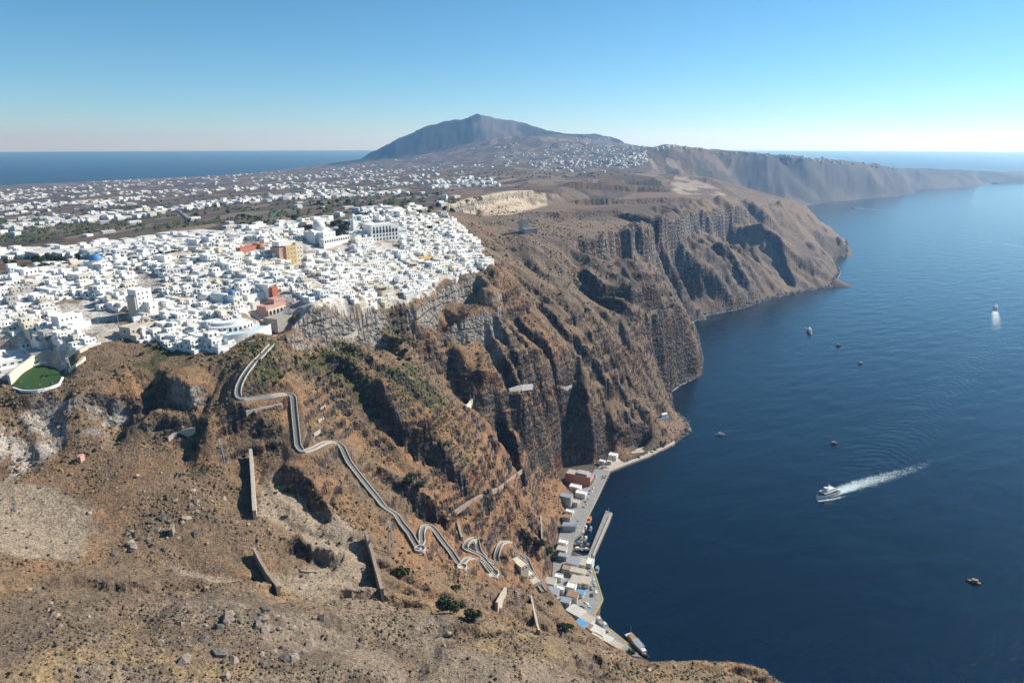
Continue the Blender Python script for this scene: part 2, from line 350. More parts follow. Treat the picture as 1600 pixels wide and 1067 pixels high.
VZ = VZ + fm*((ridged(VX/75, VY/75, 4, 141)-0.55)*24*rough + (ridged(VX/130, VY/240, 4, 149)-0.55)*34*sstep(0.2, 0.6, SL)*(VX > 0.2*VY) + (ridged(VX/210+0.9*fbm(VX/300, VY/300, 3, 145), VY/520, 4, 143)-0.6)*70*(0.4+1.2*fbm(VX/500, VY/500, 2, 147))*sstep(0.2, 0.6, SL)*sstep(5, 60, VZ)*(VX > 0.2*VY))
print('terrain', round(time.time()-T0, 1))

# ------------------------------------------------------------------ standing on the finished ground
LR = np.log(rr)
def ground(x, y):
    """height of the finished sheet at (x, y)"""
    a = np.arctan2(x, y); r = np.hypot(x, y)
    fa = np.clip((a-ang[0])/(ang[1]-ang[0]), 0, NA-1.001); k = np.clip(np.searchsorted(rr, r)-1, 0, len(rr)-2)
    fr_ = np.clip((r-rr[k])/(rr[k+1]-rr[k]), 0, 1); i = np.floor(fa).astype(int); fa = fa-i
    return (VZ[k, i]*(1-fa)+VZ[k, i+1]*fa)*(1-fr_) + (VZ[k+1, i]*(1-fa)+VZ[k+1, i+1]*fa)*fr_
def spot(u, v, rmin=90.0):
    """the first ground met along the sight line through a surveyed pixel"""
    d = ray(u, v); hl = math.hypot(d[0], d[1]); a = math.atan2(d[0], d[1])
    fa = (a-ang[0])/(ang[1]-ang[0]); i = int(np.clip(math.floor(fa), 0, NA-2)); fa -= i
    prof = np.maximum(VZ[:, i]*(1-fa)+VZ[:, i+1]*fa, 0.0); zr = CAM_Z + d[2]/hl*rr
    m = np.nonzero((zr <= prof) & (rr > rmin))[0]
    if len(m) == 0: return at(u, v, 0.0)
    k = m[0]
    if k == 0: r = rr[0]
    else:
        g0, g1 = zr[k-1]-prof[k-1], zr[k]-prof[k]; t = g0/(g0-g1+1e-9); r = rr[k-1]+t*(rr[k]-rr[k-1])
    x, y = r*math.sin(a), r*math.cos(a)
    return x, y, float(max(0.0, ground(x, y)))
def resample(p, step):
    p = np.asarray(p, float); L = np.concatenate([[0], np.cumsum(np.hypot(*np.diff(p[:, :2], axis=0).T))])
    t = np.linspace(0, L[-1], max(2, int(L[-1]/step)+1)); return np.stack([np.interp(t, L, p[:, k]) for k in range(p.shape[1])], -1)
def smooth1(a, n):
    for _ in range(n): a = np.concatenate([a[:1], (a[:-2]+2*a[1:-1]+a[2:])/4, a[-1:]])
    return a
PATH_PX = [
 [(425,540),(412,553),(395,570),(380,588),(373,605),(372,620),(376,632),(400,626),(425,620),(448,614),(458,617),(460,640),(463,670),(466,700),(473,712),(490,702),(510,692),(526,686),(534,700),(545,722),(562,745),(580,768),(600,790),(620,815),(640,838),(654,856),(660,850),(659,835),(662,822),(672,818),(680,826),(690,845),(705,865),(718,884),(725,881),(729,871),(737,867),(745,872),(755,882),(768,895)],
 [(771,893),(752,873),(732,859),(725,846),(733,836),(744,842),(748,858),(760,874),(772,882)],
 [(786,887),(777,872),(775,858),(785,846),(798,841),(806,856),(822,881),(838,905),(850,925)]]
PATHS = []
for pp in PATH_PX:
    w3 = np.array([spot(u, v) for u, v in pp])
    w3[:, 2] = smooth1(w3[:, 2], 1)
    p = resample(w3, 1.5); p[:, 0] = smooth1(p[:, 0], 1); p[:, 1] = smooth1(p[:, 1], 1); p[:, 2] = smooth1(ground(p[:, 0], p[:, 1]), 60) + 0.6
    PATHS.append(p)
    # the hillside is cut and filled to carry it
    lo, hi = p[:, :2].min(0)-12, p[:, :2].max(0)+12
    jj, ii = np.nonzero((VX > lo[0]) & (VX < hi[0]) & (VY > lo[1]) & (VY < hi[1]))
    q_ = np.stack([VX[jj, ii], VY[jj, ii]], -1); bd = np.full(len(q_), 1e9); bz = np.zeros(len(q_))
    for k in range(0, len(p)):
        d_ = (q_[:, 0]-p[k, 0])**2+(q_[:, 1]-p[k, 1])**2; m = d_ < bd; bd[m] = d_[m]; bz[m] = p[k, 2]
    bd = np.sqrt(bd); wgt = 1-sstep(3.2, 9.0, bd); VZ[jj, ii] = VZ[jj, ii]*(1-wgt) + (bz-0.5)*wgt
def pad(poly, z, margin=6.0):
    """level ground under a building or yard"""
    poly = np.asarray(poly); lo, hi = poly.min(0)-margin*2, poly.max(0)+margin*2
    jj, ii = np.nonzero((VX > lo[0]) & (VX < hi[0]) & (VY > lo[1]) & (VY < hi[1])); x, y = VX[jj, ii], VY[jj, ii]
    best = np.full(len(x), 1e9); ins = np.zeros(len(x), bool); n = len(poly)
    for i in range(n):
        (ax, ay), (bx, by) = poly[i], poly[(i+1) % n]; L2 = (bx-ax)**2+(by-ay)**2
        t = np.clip(((x-ax)*(bx-ax)+(y-ay)*(by-ay))/L2, 0, 1); best = np.minimum(best, np.hypot(x-ax-t*(bx-ax), y-ay-t*(by-ay)))
        if ay != by: ins ^= ((ay > y) != (by > y)) & (x < (bx-ax)*(y-ay)/(by-ay)+ax)
    w_ = np.where(ins, 1.0, 1-sstep(0, margin, best)); w_ = np.where(~ins & (VZ[jj, ii] < 2.5) & (z < 5), 0.0, w_); VZ[jj, ii] = VZ[jj, ii]*(1-w_)+z*w_
LAWN_Z = 195.5
pad([at(u, v, LAWN_Z)[:2] for u, v in ((-60,612),(-60,565),(40,555),(96,572),(100,592),(78,607),(45,612))], LAWN_Z-0.4, 9)
QUAY_PX = [(953,735),(936,772),(917,810),(909,832),(897,842),(892,868),(912,868),(921,866),(926,885),(942,936),(929,960),(950,980),(985,1008),(1002,1026),(985,1024),(955,1012),(915,985),(882,950),(862,915),(864,880),(870,850),(878,820),(892,790),(908,765),(930,732)]
pad([at(u, v, 1.6)[:2] for u, v in QUAY_PX], 1.6, 8)
pad([at(u, v, 2.0)[:2] for u, v in ((868,742),(885,728),(912,722),(938,728),(925,765),(893,768))], 2.0, 10)
print('paths', round(time.time()-T0, 1))

def make_mesh(name, verts, faces_arr, smooth=False):
    """faces_arr: (n,4) or (n,3) int array"""
    me = bpy.data.meshes.new(name)
    n, k = faces_arr.shape
    me.vertices.add(len(verts)); me.vertices.foreach_set('co', np.asarray(verts, np.float32).ravel())
    me.loops.add(n*k); me.loops.foreach_set('vertex_index', faces_arr.astype(np.int32).ravel())
    me.polygons.add(n); me.polygons.foreach_set('loop_start', np.arange(0, n*k, k, dtype=np.int32))
    if smooth: me.polygons.foreach_set('use_smooth', np.ones(n, bool))
    me.update(calc_edges=True)
    return me
def link(name, me, mat=None, parent=None, **props):
    o = bpy.data.objects.new(name, me); COL.objects.link(o)
    if mat is not None and me is not None and not me.materials: me.materials.append(mat)
    if parent is not None: o.parent = parent
    for k, v in props.items(): o[k] = v
    return o
# ------------------------------------------------------------------ material helpers
def srgb(r, g, b): return tuple(((c/255.0)/12.92 if c <= 10 else ((c/255.0+0.055)/1.055)**2.4) for c in (r, g, b)) + (1.0,)
class NT:
    def __init__(s, name, rough=0.9):
        s.m = bpy.data.materials.new(name); s.m.use_nodes = True
        s.t = s.m.node_tree; s.b = s.t.nodes['Principled BSDF']; s.b.inputs['Roughness'].default_value = rough
        s.b.inputs['Specular IOR Level'].default_value = 0.2
    def n(s, typ, **kw):
        nd = s.t.nodes.new('ShaderNode'+typ)
        for k, v in kw.items(): setattr(nd, k, v)
        return nd
    def l(s, a, b): s.t.links.new(a, b)
    def put(s, sock, v):
        if hasattr(v, 'is_linked') or isinstance(v, bpy.types.NodeSocket): s.l(v, sock)
        else: sock.default_value = v
    def noise(s, scale, detail=4, rough=0.55, vec=None, out=0):
        nd = s.n('TexNoise'); nd.inputs['Scale'].default_value = scale; nd.inputs['Detail'].default_value = detail; nd.inputs['Roughness'].default_value = rough
        if vec is not None: s.l(vec, nd.inputs['Vector'])
        return nd.outputs[out]
    def ramp(s, fac, *stops):
        nd = s.n('ValToRGB'); s.l(fac, nd.inputs[0]); e = nd.color_ramp.elements
        while len(e) < len(stops): e.new(0.5)
        for k, (p, c) in enumerate(stops): e[k].position = p; e[k].color = c if len(c) == 4 else (*c, 1)
        return nd.outputs[0]
    def mix(s, fac, a, b, mode='MIX'):
        nd = s.n('MixRGB', blend_type=mode); s.put(nd.inputs[0], fac); s.put(nd.inputs[1], a); s.put(nd.inputs[2], b); return nd.outputs[0]
    def math(s, op, a, b=0.0, clamp=False):
        nd = s.n('Math', operation=op, use_clamp=clamp); s.put(nd.inputs[0], a); s.put(nd.inputs[1], b); return nd.outputs[0]
    def rng(s, x, a, b, c=0.0, d=1.0):
        nd = s.n('MapRange', interpolation_type='SMOOTHSTEP'); s.put(nd.inputs[0], x)
        for k, v in zip((1, 2, 3, 4), (a, b, c, d)): nd.inputs[k].default_value = v
        return nd.outputs[0]
    def bump(s, h, dist, strength=1.0, normal=None):
        nd = s.n('Bump'); nd.inputs['Strength'].default_value = strength; nd.inputs['Distance'].default_value = dist; s.l(h, nd.inputs['Height'])
        if normal is not None: s.l(normal, nd.inputs['Normal'])
        s.l(nd.outputs[0], s.b.inputs['Normal']); return nd.outputs[0]
    def pos(s, sx=1, sy=1, sz=1):
        g = s.n('NewGeometry'); nd = s.n('VectorMath', operation='MULTIPLY'); s.l(g.outputs['Position'], nd.inputs[0]); nd.inputs[1].default_value = (sx, sy, sz); return nd.outputs[0]

# ------------------------------------------------------------------ what the ground is made of
def wpoly(*p): return np.array([at(*q)[:2] for q in p])
def inside(poly, x, y, jit=0.0, scale=12.0, seed=0):
    if jit:
        x = x + jit*(fbm(x/scale, y/scale, 3, 400+seed)-0.5)*2; y = y + jit*(fbm(x/scale+40, y/scale, 3, 500+seed)-0.5)*2
    m = np.zeros(np.shape(x), bool); n = len(poly)
    for i in range(n):
        (ax, ay), (bx, by) = poly[i], poly[(i+1) % n]
        if ay == by: continue
        c = ((ay > y) != (by > y)) & (x < (bx-ax)*(y-ay)/(by-ay)+ax); m ^= c
    return m.astype(float)
TOWN = wpoly((-40,600,200),(0,585,199),(60,585,198),(110,545,206),(200,528,206),(290,546,201),(350,545,200),(400,522,206),(445,503,207),(500,487,207),(560,476,206),(600,464,202),(640,466,197),(690,445,195),(740,424,197),(764,414,199),
             (745,382,214),(715,350,226),(690,338,233),(640,335,240),(560,345,241),(500,355,241),(400,370,238),(300,390,234),(200,402,230),(100,412,228),(0,430,226),(-200,470,224))
Xv, Yv, Zv = VX, VY, VZ
town = inside(TOWN, Xv, Yv, 4, 20, 1)
def patch(jit, scale, seed, *p):
    pl = wpoly(*p); lo = pl.min(0)-4*jit-5; hi = pl.max(0)+4*jit+5; out = np.zeros(Xv.shape)
    m = (Xv > lo[0]) & (Xv < hi[0]) & (Yv > lo[1]) & (Yv < hi[1])
    out[m] = sum(inside(pl, Xv[m], Yv[m], jit*k1, scale*k2, seed*7+i) for i, (k1, k2) in enumerate(((1, 1), (1.8, 1.5), (2.2, 0.6), (0.5, 0.4))))/4 if jit else inside(pl, Xv[m], Yv[m])
    return out
n1 = fbm(Xv/35, Yv/35, 4, 201); n2 = fbm(Xv/9, Yv/9, 3, 211); n3 = fbm(Xv/160, Yv/160, 3, 221)
def C(r, g, b): return np.array(srgb(r, g, b)[:3])
def lay(col, m, c): return col*(1-m[..., None]) + c*m[..., None]
base = np.zeros(Xv.shape+(3,)) + C(124, 104, 84)
base = lay(base, sstep(0.45, 0.65, n1), C(136, 107, 80))                 # dry orange grass
base = lay(base, sstep(0.5, 0.62, n2)*0.6, C(104, 89, 72))
fgm = sstep(330, 240, np.hypot(Xv, Yv)); base = lay(base, fgm*0.75, C(128, 110, 90))
base = lay(base, fgm*sstep(0.5, 0.58, n1)*0.75, C(146, 126, 96)); base = lay(base, fgm*sstep(0.46, 0.40, n1)*0.7, C(104, 92, 80)); base = lay(base, fgm*sstep(0.56, 0.62, fbm(Xv/60, Yv/25, 3, 241))*0.7, C(140, 126, 110)); base = lay(base, fgm*sstep(0.55, 0.66, n2)*0.5, C(112, 100, 86))
# far and mid headlands: greyer ash and scree
hd = sstep(720, 900, Yv+0.4*Xv)*sstep(-120, 40, Xv); base = lay(base, hd*0.75, C(116, 104, 92)); base = lay(base, hd*sstep(0.45, 0.6, n1)*0.6, C(124, 106, 90)); base = lay(base, hd*sstep(0.55, 0.62, n3)*0.5, C(96, 88, 82))
sand = np.maximum.reduce([patch(5, 14, 2, (-30,770,163),(60,760,163),(150,800,154),(140,870,151),(60,885,155),(-30,880,160)),
    patch(3, 10, 3, (245,880,143),(330,893,138),(440,905,133),(445,935,128),(330,915,136)),
    patch(4, 12, 4, (410,745,145),(470,765,141),(560,830,122),(580,930,116),(640,945,106),(560,950,118),(440,935,128),(420,880,134),(500,880,125),(470,830,132),(405,812,139))])
base = lay(base, sand*0.9, C(150, 136, 118))
green = np.maximum.reduce([patch(4, 10, 5, (470,550,185),(545,545,175),(585,600,165),(560,640,152),(500,620,162),(450,600,178)), patch(4, 10, 6, (385,560,190),(440,560,186),(450,605,178),(400,615,182),(375,600,184)),
    patch(4, 12, 7, (575,565,178),(640,570,160),(745,690,102),(745,745,100),(700,690,125),(620,605,165)), patch(3, 9, 8, (570,500,190),(640,470,195),(650,560,155),(610,560,160)),
    patch(3, 9, 9, (230,545,200),(300,560,197),(280,585,193),(200,570,198))])
base = lay(base, green*sstep(0.35, 0.6, n2*0.6+n1*0.4)*0.9, C(88, 86, 58)); base = lay(base, green*sstep(0.5, 0.6, n2)*0.7, C(66, 74, 46))
orange = np.maximum.reduce([patch(4, 10, 10, (700,600,132),(745,572,140),(780,600,118),(760,645,100),(715,645,105)), patch(8, 25, 11, (640,720,110),(790,690,60),(900,720,10),(860,900,15),(760,930,60),(640,880,105))])
base = lay(base, orange*0.7, C(142, 108, 80))
rimpale = patch(5, 18, 31, (862,385,196),(920,370,196),(1000,358,186),(1091,333,172),(1190,324,158),(1190,345,135),(1100,362,140),(1010,398,150),(920,405,170),(870,412,178))*sstep(0.42, 0.55, n2)*0.5
ash = np.maximum.reduce([patch(4, 12, 12, (-20,660,187),(70,640,185),(130,630,186),(195,622,186),(195,680,167),(80,720,166),(-20,770,165))])
base = lay(base, ash*sstep(0.42, 0.55, n2)*0.9, C(168, 160, 152))
crags = np.maximum.reduce([patch(3, 10, 41, (435,495,209),(505,480,209),(605,460,203),(605,508,186),(560,520,186),(500,555,184),(440,555,186)), patch(3, 10, 42, (635,468,197),(690,440,196),(745,420,198),(785,435,192),(785,512,163),(700,512,168),(640,510,176)), patch(3, 10, 43, (270,585,193),(312,583,193),(315,645,178),(265,645,178))])
quarry = np.maximum.reduce([patch(6, 30, 13, (690,318,232),(800,294,236),(850,293,233),(855,322,207),(800,336,207),(740,340,210),(695,337,218))])
pale = quarry
base = lay(base, pale*0.95, C(196, 178, 154))
base = lay(base, patch(8, 30, 14, (855,300,228),(915,283,230),(920,312,206),(860,318,207))*0.8, C(150, 140, 128))
base = lay(base, patch(10, 40, 15, (1050,268,226),(1135,285,215),(1135,302,200),(1050,302,203))*sstep(0.4, 0.55, n1)*0.8, C(178, 164, 146))
base = lay(base, patch(10, 40, 16, (890,328,203),(1000,318,202),(1090,310,198),(1060,328,195),(960,342,196),(900,346,200))*0.6, C(84, 74, 68)); base = lay(base, patch(10, 40, 17, (890,300,210),(1050,285,212),(1050,298,205),(920,308,206))*0.6, C(80, 76, 72))
# plain and mountain
d0 = np.hypot(Xv, Yv)
plainm = ((Xv < 0.42*(Yv-900)-60) & (Yv > 520)) | (Xv < -330) & (Yv > 380); plainm = plainm & ~((Xv > -130) & (Yv < 1500)); plainm = plainm & (Zv > 1)
mount = (Yv > 6300) & (Zv > 120) & (Xv < 1300)
fields = np.where(plainm & ~mount, 1.0, 0.0)*(1-town)
base = lay(base, fields, C(108, 92, 78))
base = lay(base, mount*1.0, C(46, 50, 54)); base = lay(base, mount*sstep(0.56, 0.64, fbm(Xv/260, Yv/700, 3, 61)), C(92, 90, 88))
base = lay(base, town*0.95, C(182, 175, 166)); base = lay(base, town*sstep(0.58, 0.64, n2)*0.8, C(120, 104, 88)); base = lay(base, town*sstep(0.40, 0.34, n2)*0.8, C(206, 202, 196))
lawn = patch(0, 1, 0, (22,602,196),(35,582,197),(60,568,198),(88,575,198),(98,590,197),(75,604,195),(45,607,195))
base = lay(base, sstep(1.0, 4.0, Zv)*0+ (Zv < 3.0)*0.7*(1-town), C(86, 80, 74))
farc = sstep(2600, 3400, d0)*(1-fields)*(1-mount); base = lay(base, farc*0.9, C(72, 70, 68)); base = lay(base, farc*sstep(0.5, 0.62, fbm(Xv/160, Yv/160, 3, 251))*0.6, C(110, 102, 92))
rockm = 1-np.maximum.reduce([town*0.9, fields, sand*0.6, lawn, mount*0.85])
maskc = np.stack([fields, rockm, np.clip(ash+rimpale+0.8*quarry+0.75*crags, 0, 1), np.clip(green, 0, 1)], -1)

# ------------------------------------------------------------------ ground material
g = NT('hillside_ground', 0.95)
att = g.n('Attribute', attribute_name='ground'); mk = g.n('Attribute', attribute_name='mask'); sep = g.n('SeparateColor'); g.l(mk.outputs['Color'], sep.inputs[0])
geo = g.n('NewGeometry'); sx = g.n('SeparateXYZ'); g.l(geo.outputs['True Normal'], sx.inputs[0]); px = g.n('SeparateXYZ'); g.l(geo.outputs['Position'], px.inputs[0])
P0 = g.pos()
c = att.outputs['Color']
nA = g.noise(0.9, 5, 0.65, P0); nB = g.noise(0.22, 5, 0.6, P0); nC = g.noise(0.03, 4, 0.6, P0)
c = g.mix(0.85, c, g.ramp(nA, (0.34, (0.40, 0.40, 0.40)), (0.5, (1, 1, 1)), (0.66, (1.55, 1.52, 1.46))), 'MULTIPLY')
c = g.mix(0.8, c, g.ramp(nB, (0.3, (0.68, 0.70, 0.70)), (0.5, (1, 1, 1)), (0.7, (1.25, 1.2, 1.12))), 'MULTIPLY')
# dry scrub freckles
vo = g.n('TexVoronoi'); vo.inputs['Scale'].default_value = 0.42; g.l(P0, vo.inputs['Vector'])
sp = g.math('MULTIPLY', g.rng(vo.outputs['Distance'], 0.42, 0.22), g.rng(nB, 0.42, 0.6)); sp = g.math('MULTIPLY', sp, g.rng(sx.outputs['Z'], 0.55, 0.8)); sp = g.math('MULTIPLY', sp, sep.outputs['Green'])
c = g.mix(g.math('MULTIPLY', sp, 0.55), c, (0.062, 0.055, 0.036, 1))
# terraced fields of the plain
vf = g.n('TexVoronoi', voronoi_dimensions='2D'); vf.inputs['Scale'].default_value = 1.0; vf.inputs['Randomness'].default_value = 0.85; g.l(g.pos(0.017, 0.0085, 0), vf.inputs['Vector'])
ve = g.n('TexVoronoi', voronoi_dimensions='2D', feature='DISTANCE_TO_EDGE'); ve.inputs['Scale'].default_value = 1.0; ve.inputs['Randomness'].default_value = 0.85; g.l(g.pos(0.017, 0.0085, 0), ve.inputs['Vector'])
sf = g.n('SeparateColor'); g.l(vf.outputs['Color'], sf.inputs[0])
fc = g.ramp(sf.outputs['Red'], (0.0, srgb(78, 68, 62)), (0.22, srgb(112, 94, 80)), (0.42, srgb(90, 82, 76)), (0.6, srgb(134, 118, 102)), (0.72, srgb(66, 68, 52)), (0.85, srgb(98, 84, 74)), (1.0, srgb(146, 130, 112)))
fc = g.mix(0.6, fc, g.ramp(nC, (0.3, (0.7, 0.7, 0.72)), (0.7, (1.25, 1.2, 1.12))), 'MULTIPLY')
fc = g.mix(g.rng(ve.outputs['Distance'], 0.05, 0.02, 0, 0.55), fc, srgb(62, 62, 52))
c = g.mix(sep.outputs['Red'], c, fc)
# bare rock on the steep faces
zz = g.math('ADD', g.math('MULTIPLY', px.outputs['Z'], 0.026), g.math('MULTIPLY', nC, 2.6)); fz = g.math('FRACT', zz); zz2 = g.math('FRACT', g.math('ADD', g.math('MULTIPLY', px.outputs['Z'], 0.13), g.math('MULTIPLY', g.math('ADD', nC, g.math('MULTIPLY', nB, 0.25)), 2.0)))
rk = g.ramp(fz, (0.0, srgb(74, 71, 69)), (0.18, srgb(92, 84, 78)), (0.34, srgb(60, 58, 58)), (0.5, srgb(106, 96, 86)), (0.64, srgb(88, 64, 54)), (0.78, srgb(72, 69, 68)), (1.0, srgb(96, 90, 84)))
nV = g.noise(1.0, 5, 0.65, g.pos(0.25, 0.25, 0.13))
rk = g.mix(0.9, rk, g.ramp(nV, (0.30, (0.42, 0.43, 0.45)), (0.5, (1, 1, 1)), (0.68, (1.5, 1.46, 1.40))), 'MULTIPLY')
rk = g.mix(0.8, rk, g.ramp(zz2, (0.0, (0.6, 0.6, 0.6)), (0.22, (1.25, 1.22, 1.18)), (0.4, (0.85, 0.8, 0.78)), (0.55, (1.3, 1.26, 1.2)), (0.62, (0.55, 0.54, 0.54)), (0.85, (1.1, 1.05, 1.0)), (1.0, (0.6, 0.6, 0.6))), 'MULTIPLY')
nh = g.noise(0.013, 3, 0.5, P0)
rk = g.mix(g.rng(nh, 0.5, 0.62), rk, g.mix(1.0, rk, (1.35, 1.12, 0.95, 1), 'MULTIPLY'))
zd = g.math('ADD', px.outputs['Z'], g.math('MULTIPLY', nC, 40)); lava = g.math('MAXIMUM', g.math('MULTIPLY', g.rng(zd, 82, 88), g.rng(zd, 112, 104)), g.math('MULTIPLY', g.rng(zd, 142, 147), g.rng(zd, 163, 157)))
rk = g.mix(g.math('MULTIPLY', lava, 0.55), rk, g.mix(1.0, rk, (0.5, 0.5, 0.53, 1), 'MULTIPLY'))
rk = g.mix(sep.outputs['Blue'], rk, g.mix(0.95, srgb(158, 152, 145), g.ramp(nV, (0.30, (0.35, 0.36, 0.38)), (0.46, (0.9, 0.9, 0.9)), (0.7, (1.35, 1.33, 1.3))), 'MULTIPLY'))
rf = g.math('MULTIPLY', g.rng(g.math('ADD', sx.outputs['Z'], g.math('MULTIPLY', g.math('SUBTRACT', nB, 0.5), 0.5)), 0.56, 0.38), sep.outputs['Green'])
c = g.mix(rf, c, rk)
g.l(c, g.b.inputs['Base Color'])
hb = g.math('ADD', g.math('MULTIPLY', nA, 0.5), nB)
vb = g.n('TexVoronoi', distance='CHEBYCHEV'); vb.inputs['Scale'].default_value = 1.0; g.l(g.mix(0.35, g.pos(0.17, 0.17, 0.24), g.noise(0.12, 3, 0.6, P0, 1), 'ADD'), vb.inputs['Vector'])
vb2 = g.n('TexVoronoi'); vb2.inputs['Scale'].default_value = 0.5; g.l(P0, vb2.inputs['Vector'])
crg = g.math('ADD', g.math('MULTIPLY', vb.outputs['Distance'], 2.2), g.math('ADD', g.math('MULTIPLY', g.rng(zz2, 0.3, 0.6), 1.3), g.math('MULTIPLY', vb2.outputs['Distance'], 0.7)))
g.bump(g.math('ADD', hb, g.math('MULTIPLY', crg, rf)), 1.7, 1.0)
GROUND = g.m

# ------------------------------------------------------------------ ground sheets
NR = len(rr)
q = np.arange(NR*NA).reshape(NR, NA)
quads = np.stack([q[:-1, :-1], q[1:, :-1], q[1:, 1:], q[:-1, 1:]], -1).reshape(-1, 4)[:, ::-1]
vv = np.stack([VX, VY, VZ], -1).reshape(-1, 3)
zq = vv[quads, 2]; quads = quads[zq.max(1) > -8]
cx, cy = vv[quads, 0].mean(1), vv[quads, 1].mean(1)
bcol = np.concatenate([base, np.ones(base.shape[:2]+(1,))], -1).reshape(-1, 4).astype(np.float32); mcol = maskc.reshape(-1, 4).astype(np.float32)
def sheet(name, sel):
    f = quads[sel]; used, inv = np.unique(f, return_inverse=True)
    me = make_mesh(name, vv[used], inv.reshape(f.shape))
    for nm, arr in (('ground', bcol), ('mask', mcol)):
        a = me.attributes.new(nm, 'FLOAT_COLOR', 'POINT'); a.data.foreach_set('color', arr[used].ravel())
    return link(name, me, GROUND, kind='structure')
far_wall = (cy > 3050) & (cx > 0.235*cy) | (cy > 4400) & (cx > 1150)
mtn = (cy > 6150) & ~far_wall
plain_f = (cx < 0.42*(cy-900)-60) & (cy > 880) & ~mtn & ~far_wall & ~((cx > -130) & (cy < 1500))
head = (cy > 2300-1.2*cx*0+0) & ~mtn & ~far_wall & ~plain_f | (cy+0.2*cx > 860) & (cx > -40) & ~mtn & ~far_wall & ~plain_f
sheet('mountain', mtn); sheet('far_caldera_wall', far_wall); sheet('plain', plain_f); sheet('headland', head & ~plain_f); sheet('hillside', ~(mtn | far_wall | plain_f | head))

# ------------------------------------------------------------------ sea
w = NT('sea_water', 0.15); w.b.inputs['Specular IOR Level'].default_value = 0.5; w.b.inputs['IOR'].default_value = 1.33
wp = w.pos()
rot = w.n('Mapping'); rot.inputs['Rotation'].default_value = (0, 0, R(-28)); w.l(wp, rot.inputs['Vector'])
def stretch(a, b_):
    nd = w.n('VectorMath', operation='MULTIPLY'); w.l(rot.outputs[0], nd.inputs[0]); nd.inputs[1].default_value = (a, b_, 1); return nd.outputs[0]
h1 = w.noise(1.0, 4, 0.6, stretch(0.11, 0.28)); h2 = w.noise(1.0, 3, 0.5, stretch(0.02, 0.045)); h3 = w.noise(1.0, 3, 0.5, stretch(0.0022, 0.0045))
hs = w.math('ADD', w.math('MULTIPLY', h1, 0.55), w.math('MULTIPLY', h2, 2.2))
A_, B_ = at(1330, 770, 0), at(1565, 515, 0); L_ = math.hypot(B_[0]-A_[0], B_[1]-A_[1]); dx_, dy_ = (B_[0]-A_[0])/L_, (B_[1]-A_[1])/L_      # old swell left by a passing ship
def dot(vx, vy, off):
    nd = w.n('VectorMath', operation='DOT_PRODUCT'); w.l(wp, nd.inputs[0]); nd.inputs[1].default_value = (vx, vy, 0); return w.math('SUBTRACT', nd.outputs['Value'], off)
al_ = dot(dx_, dy_, A_[0]*dx_+A_[1]*dy_); ac_ = w.math('ADD', w.math('ABSOLUTE', dot(-dy_, dx_, -A_[0]*dy_+A_[1]*dx_)), w.math('MULTIPLY', w.math('SUBTRACT', h2, 0.5), 60))
mk_ = w.math('MULTIPLY', w.math('MULTIPLY', w.rng(al_, -20, 80), w.rng(al_, L_+200, L_-200)), w.rng(ac_, 46, 10))
wv_ = w.math('MULTIPLY', w.math('SINE', w.math('ADD', w.math('MULTIPLY', al_, 0.42), w.math('MULTIPLY', ac_, 0.33))), w.math('MULTIPLY', w.math('MULTIPLY', mk_, h1), 0.3))
hs = w.math('ADD', hs, wv_)
w.bump(hs, 1.15, 0.62)
wc = w.mix(w.rng(h3, 0.35, 0.7), (0.0013, 0.0085, 0.020, 1), (0.0024, 0.0130, 0.028, 1))
w.l(wc, w.b.inputs['Base Color'])
sp_ = w.n('SeparateXYZ'); w.l(wp, sp_.inputs[0])           # the open sea outside the caldera is rougher than the sheltered bay
w.l(w.math('MAXIMUM', w.rng(sp_.outputs['X'], 200, -2500, 0.15, 0.40), w.rng(sp_.outputs['Y'], 6500, 9500, 0.15, 0.40)), w.b.inputs['Roughness'])
SEA = w.m
n = 192; vs = [(0, 0, 0)]; fs3 = []
for k, rad in enumerate((400, 1500, 6000, 33000)):
    for i in range(n): vs.append((rad*math.cos(2*math.pi*i/n), rad*math.sin(2*math.pi*i/n), 0))
fs4 = []
for i in range(n):
    j = (i+1) % n; fs4.append((0, 1+i, 1+j, 1+j))
    for k in range(3): a_, b_ = 1+k*n, 1+(k+1)*n; fs4.append((a_+i, b_+i, b_+j, a_+j))
me = bpy.data.meshes.new('sea'); me.from_pydata(vs, [], [f if f[2] != f[3] else f[:3] for f in fs4]); me.update()
link('sea', me, SEA, kind='structure')
print('ground', round(time.time()-T0, 1))
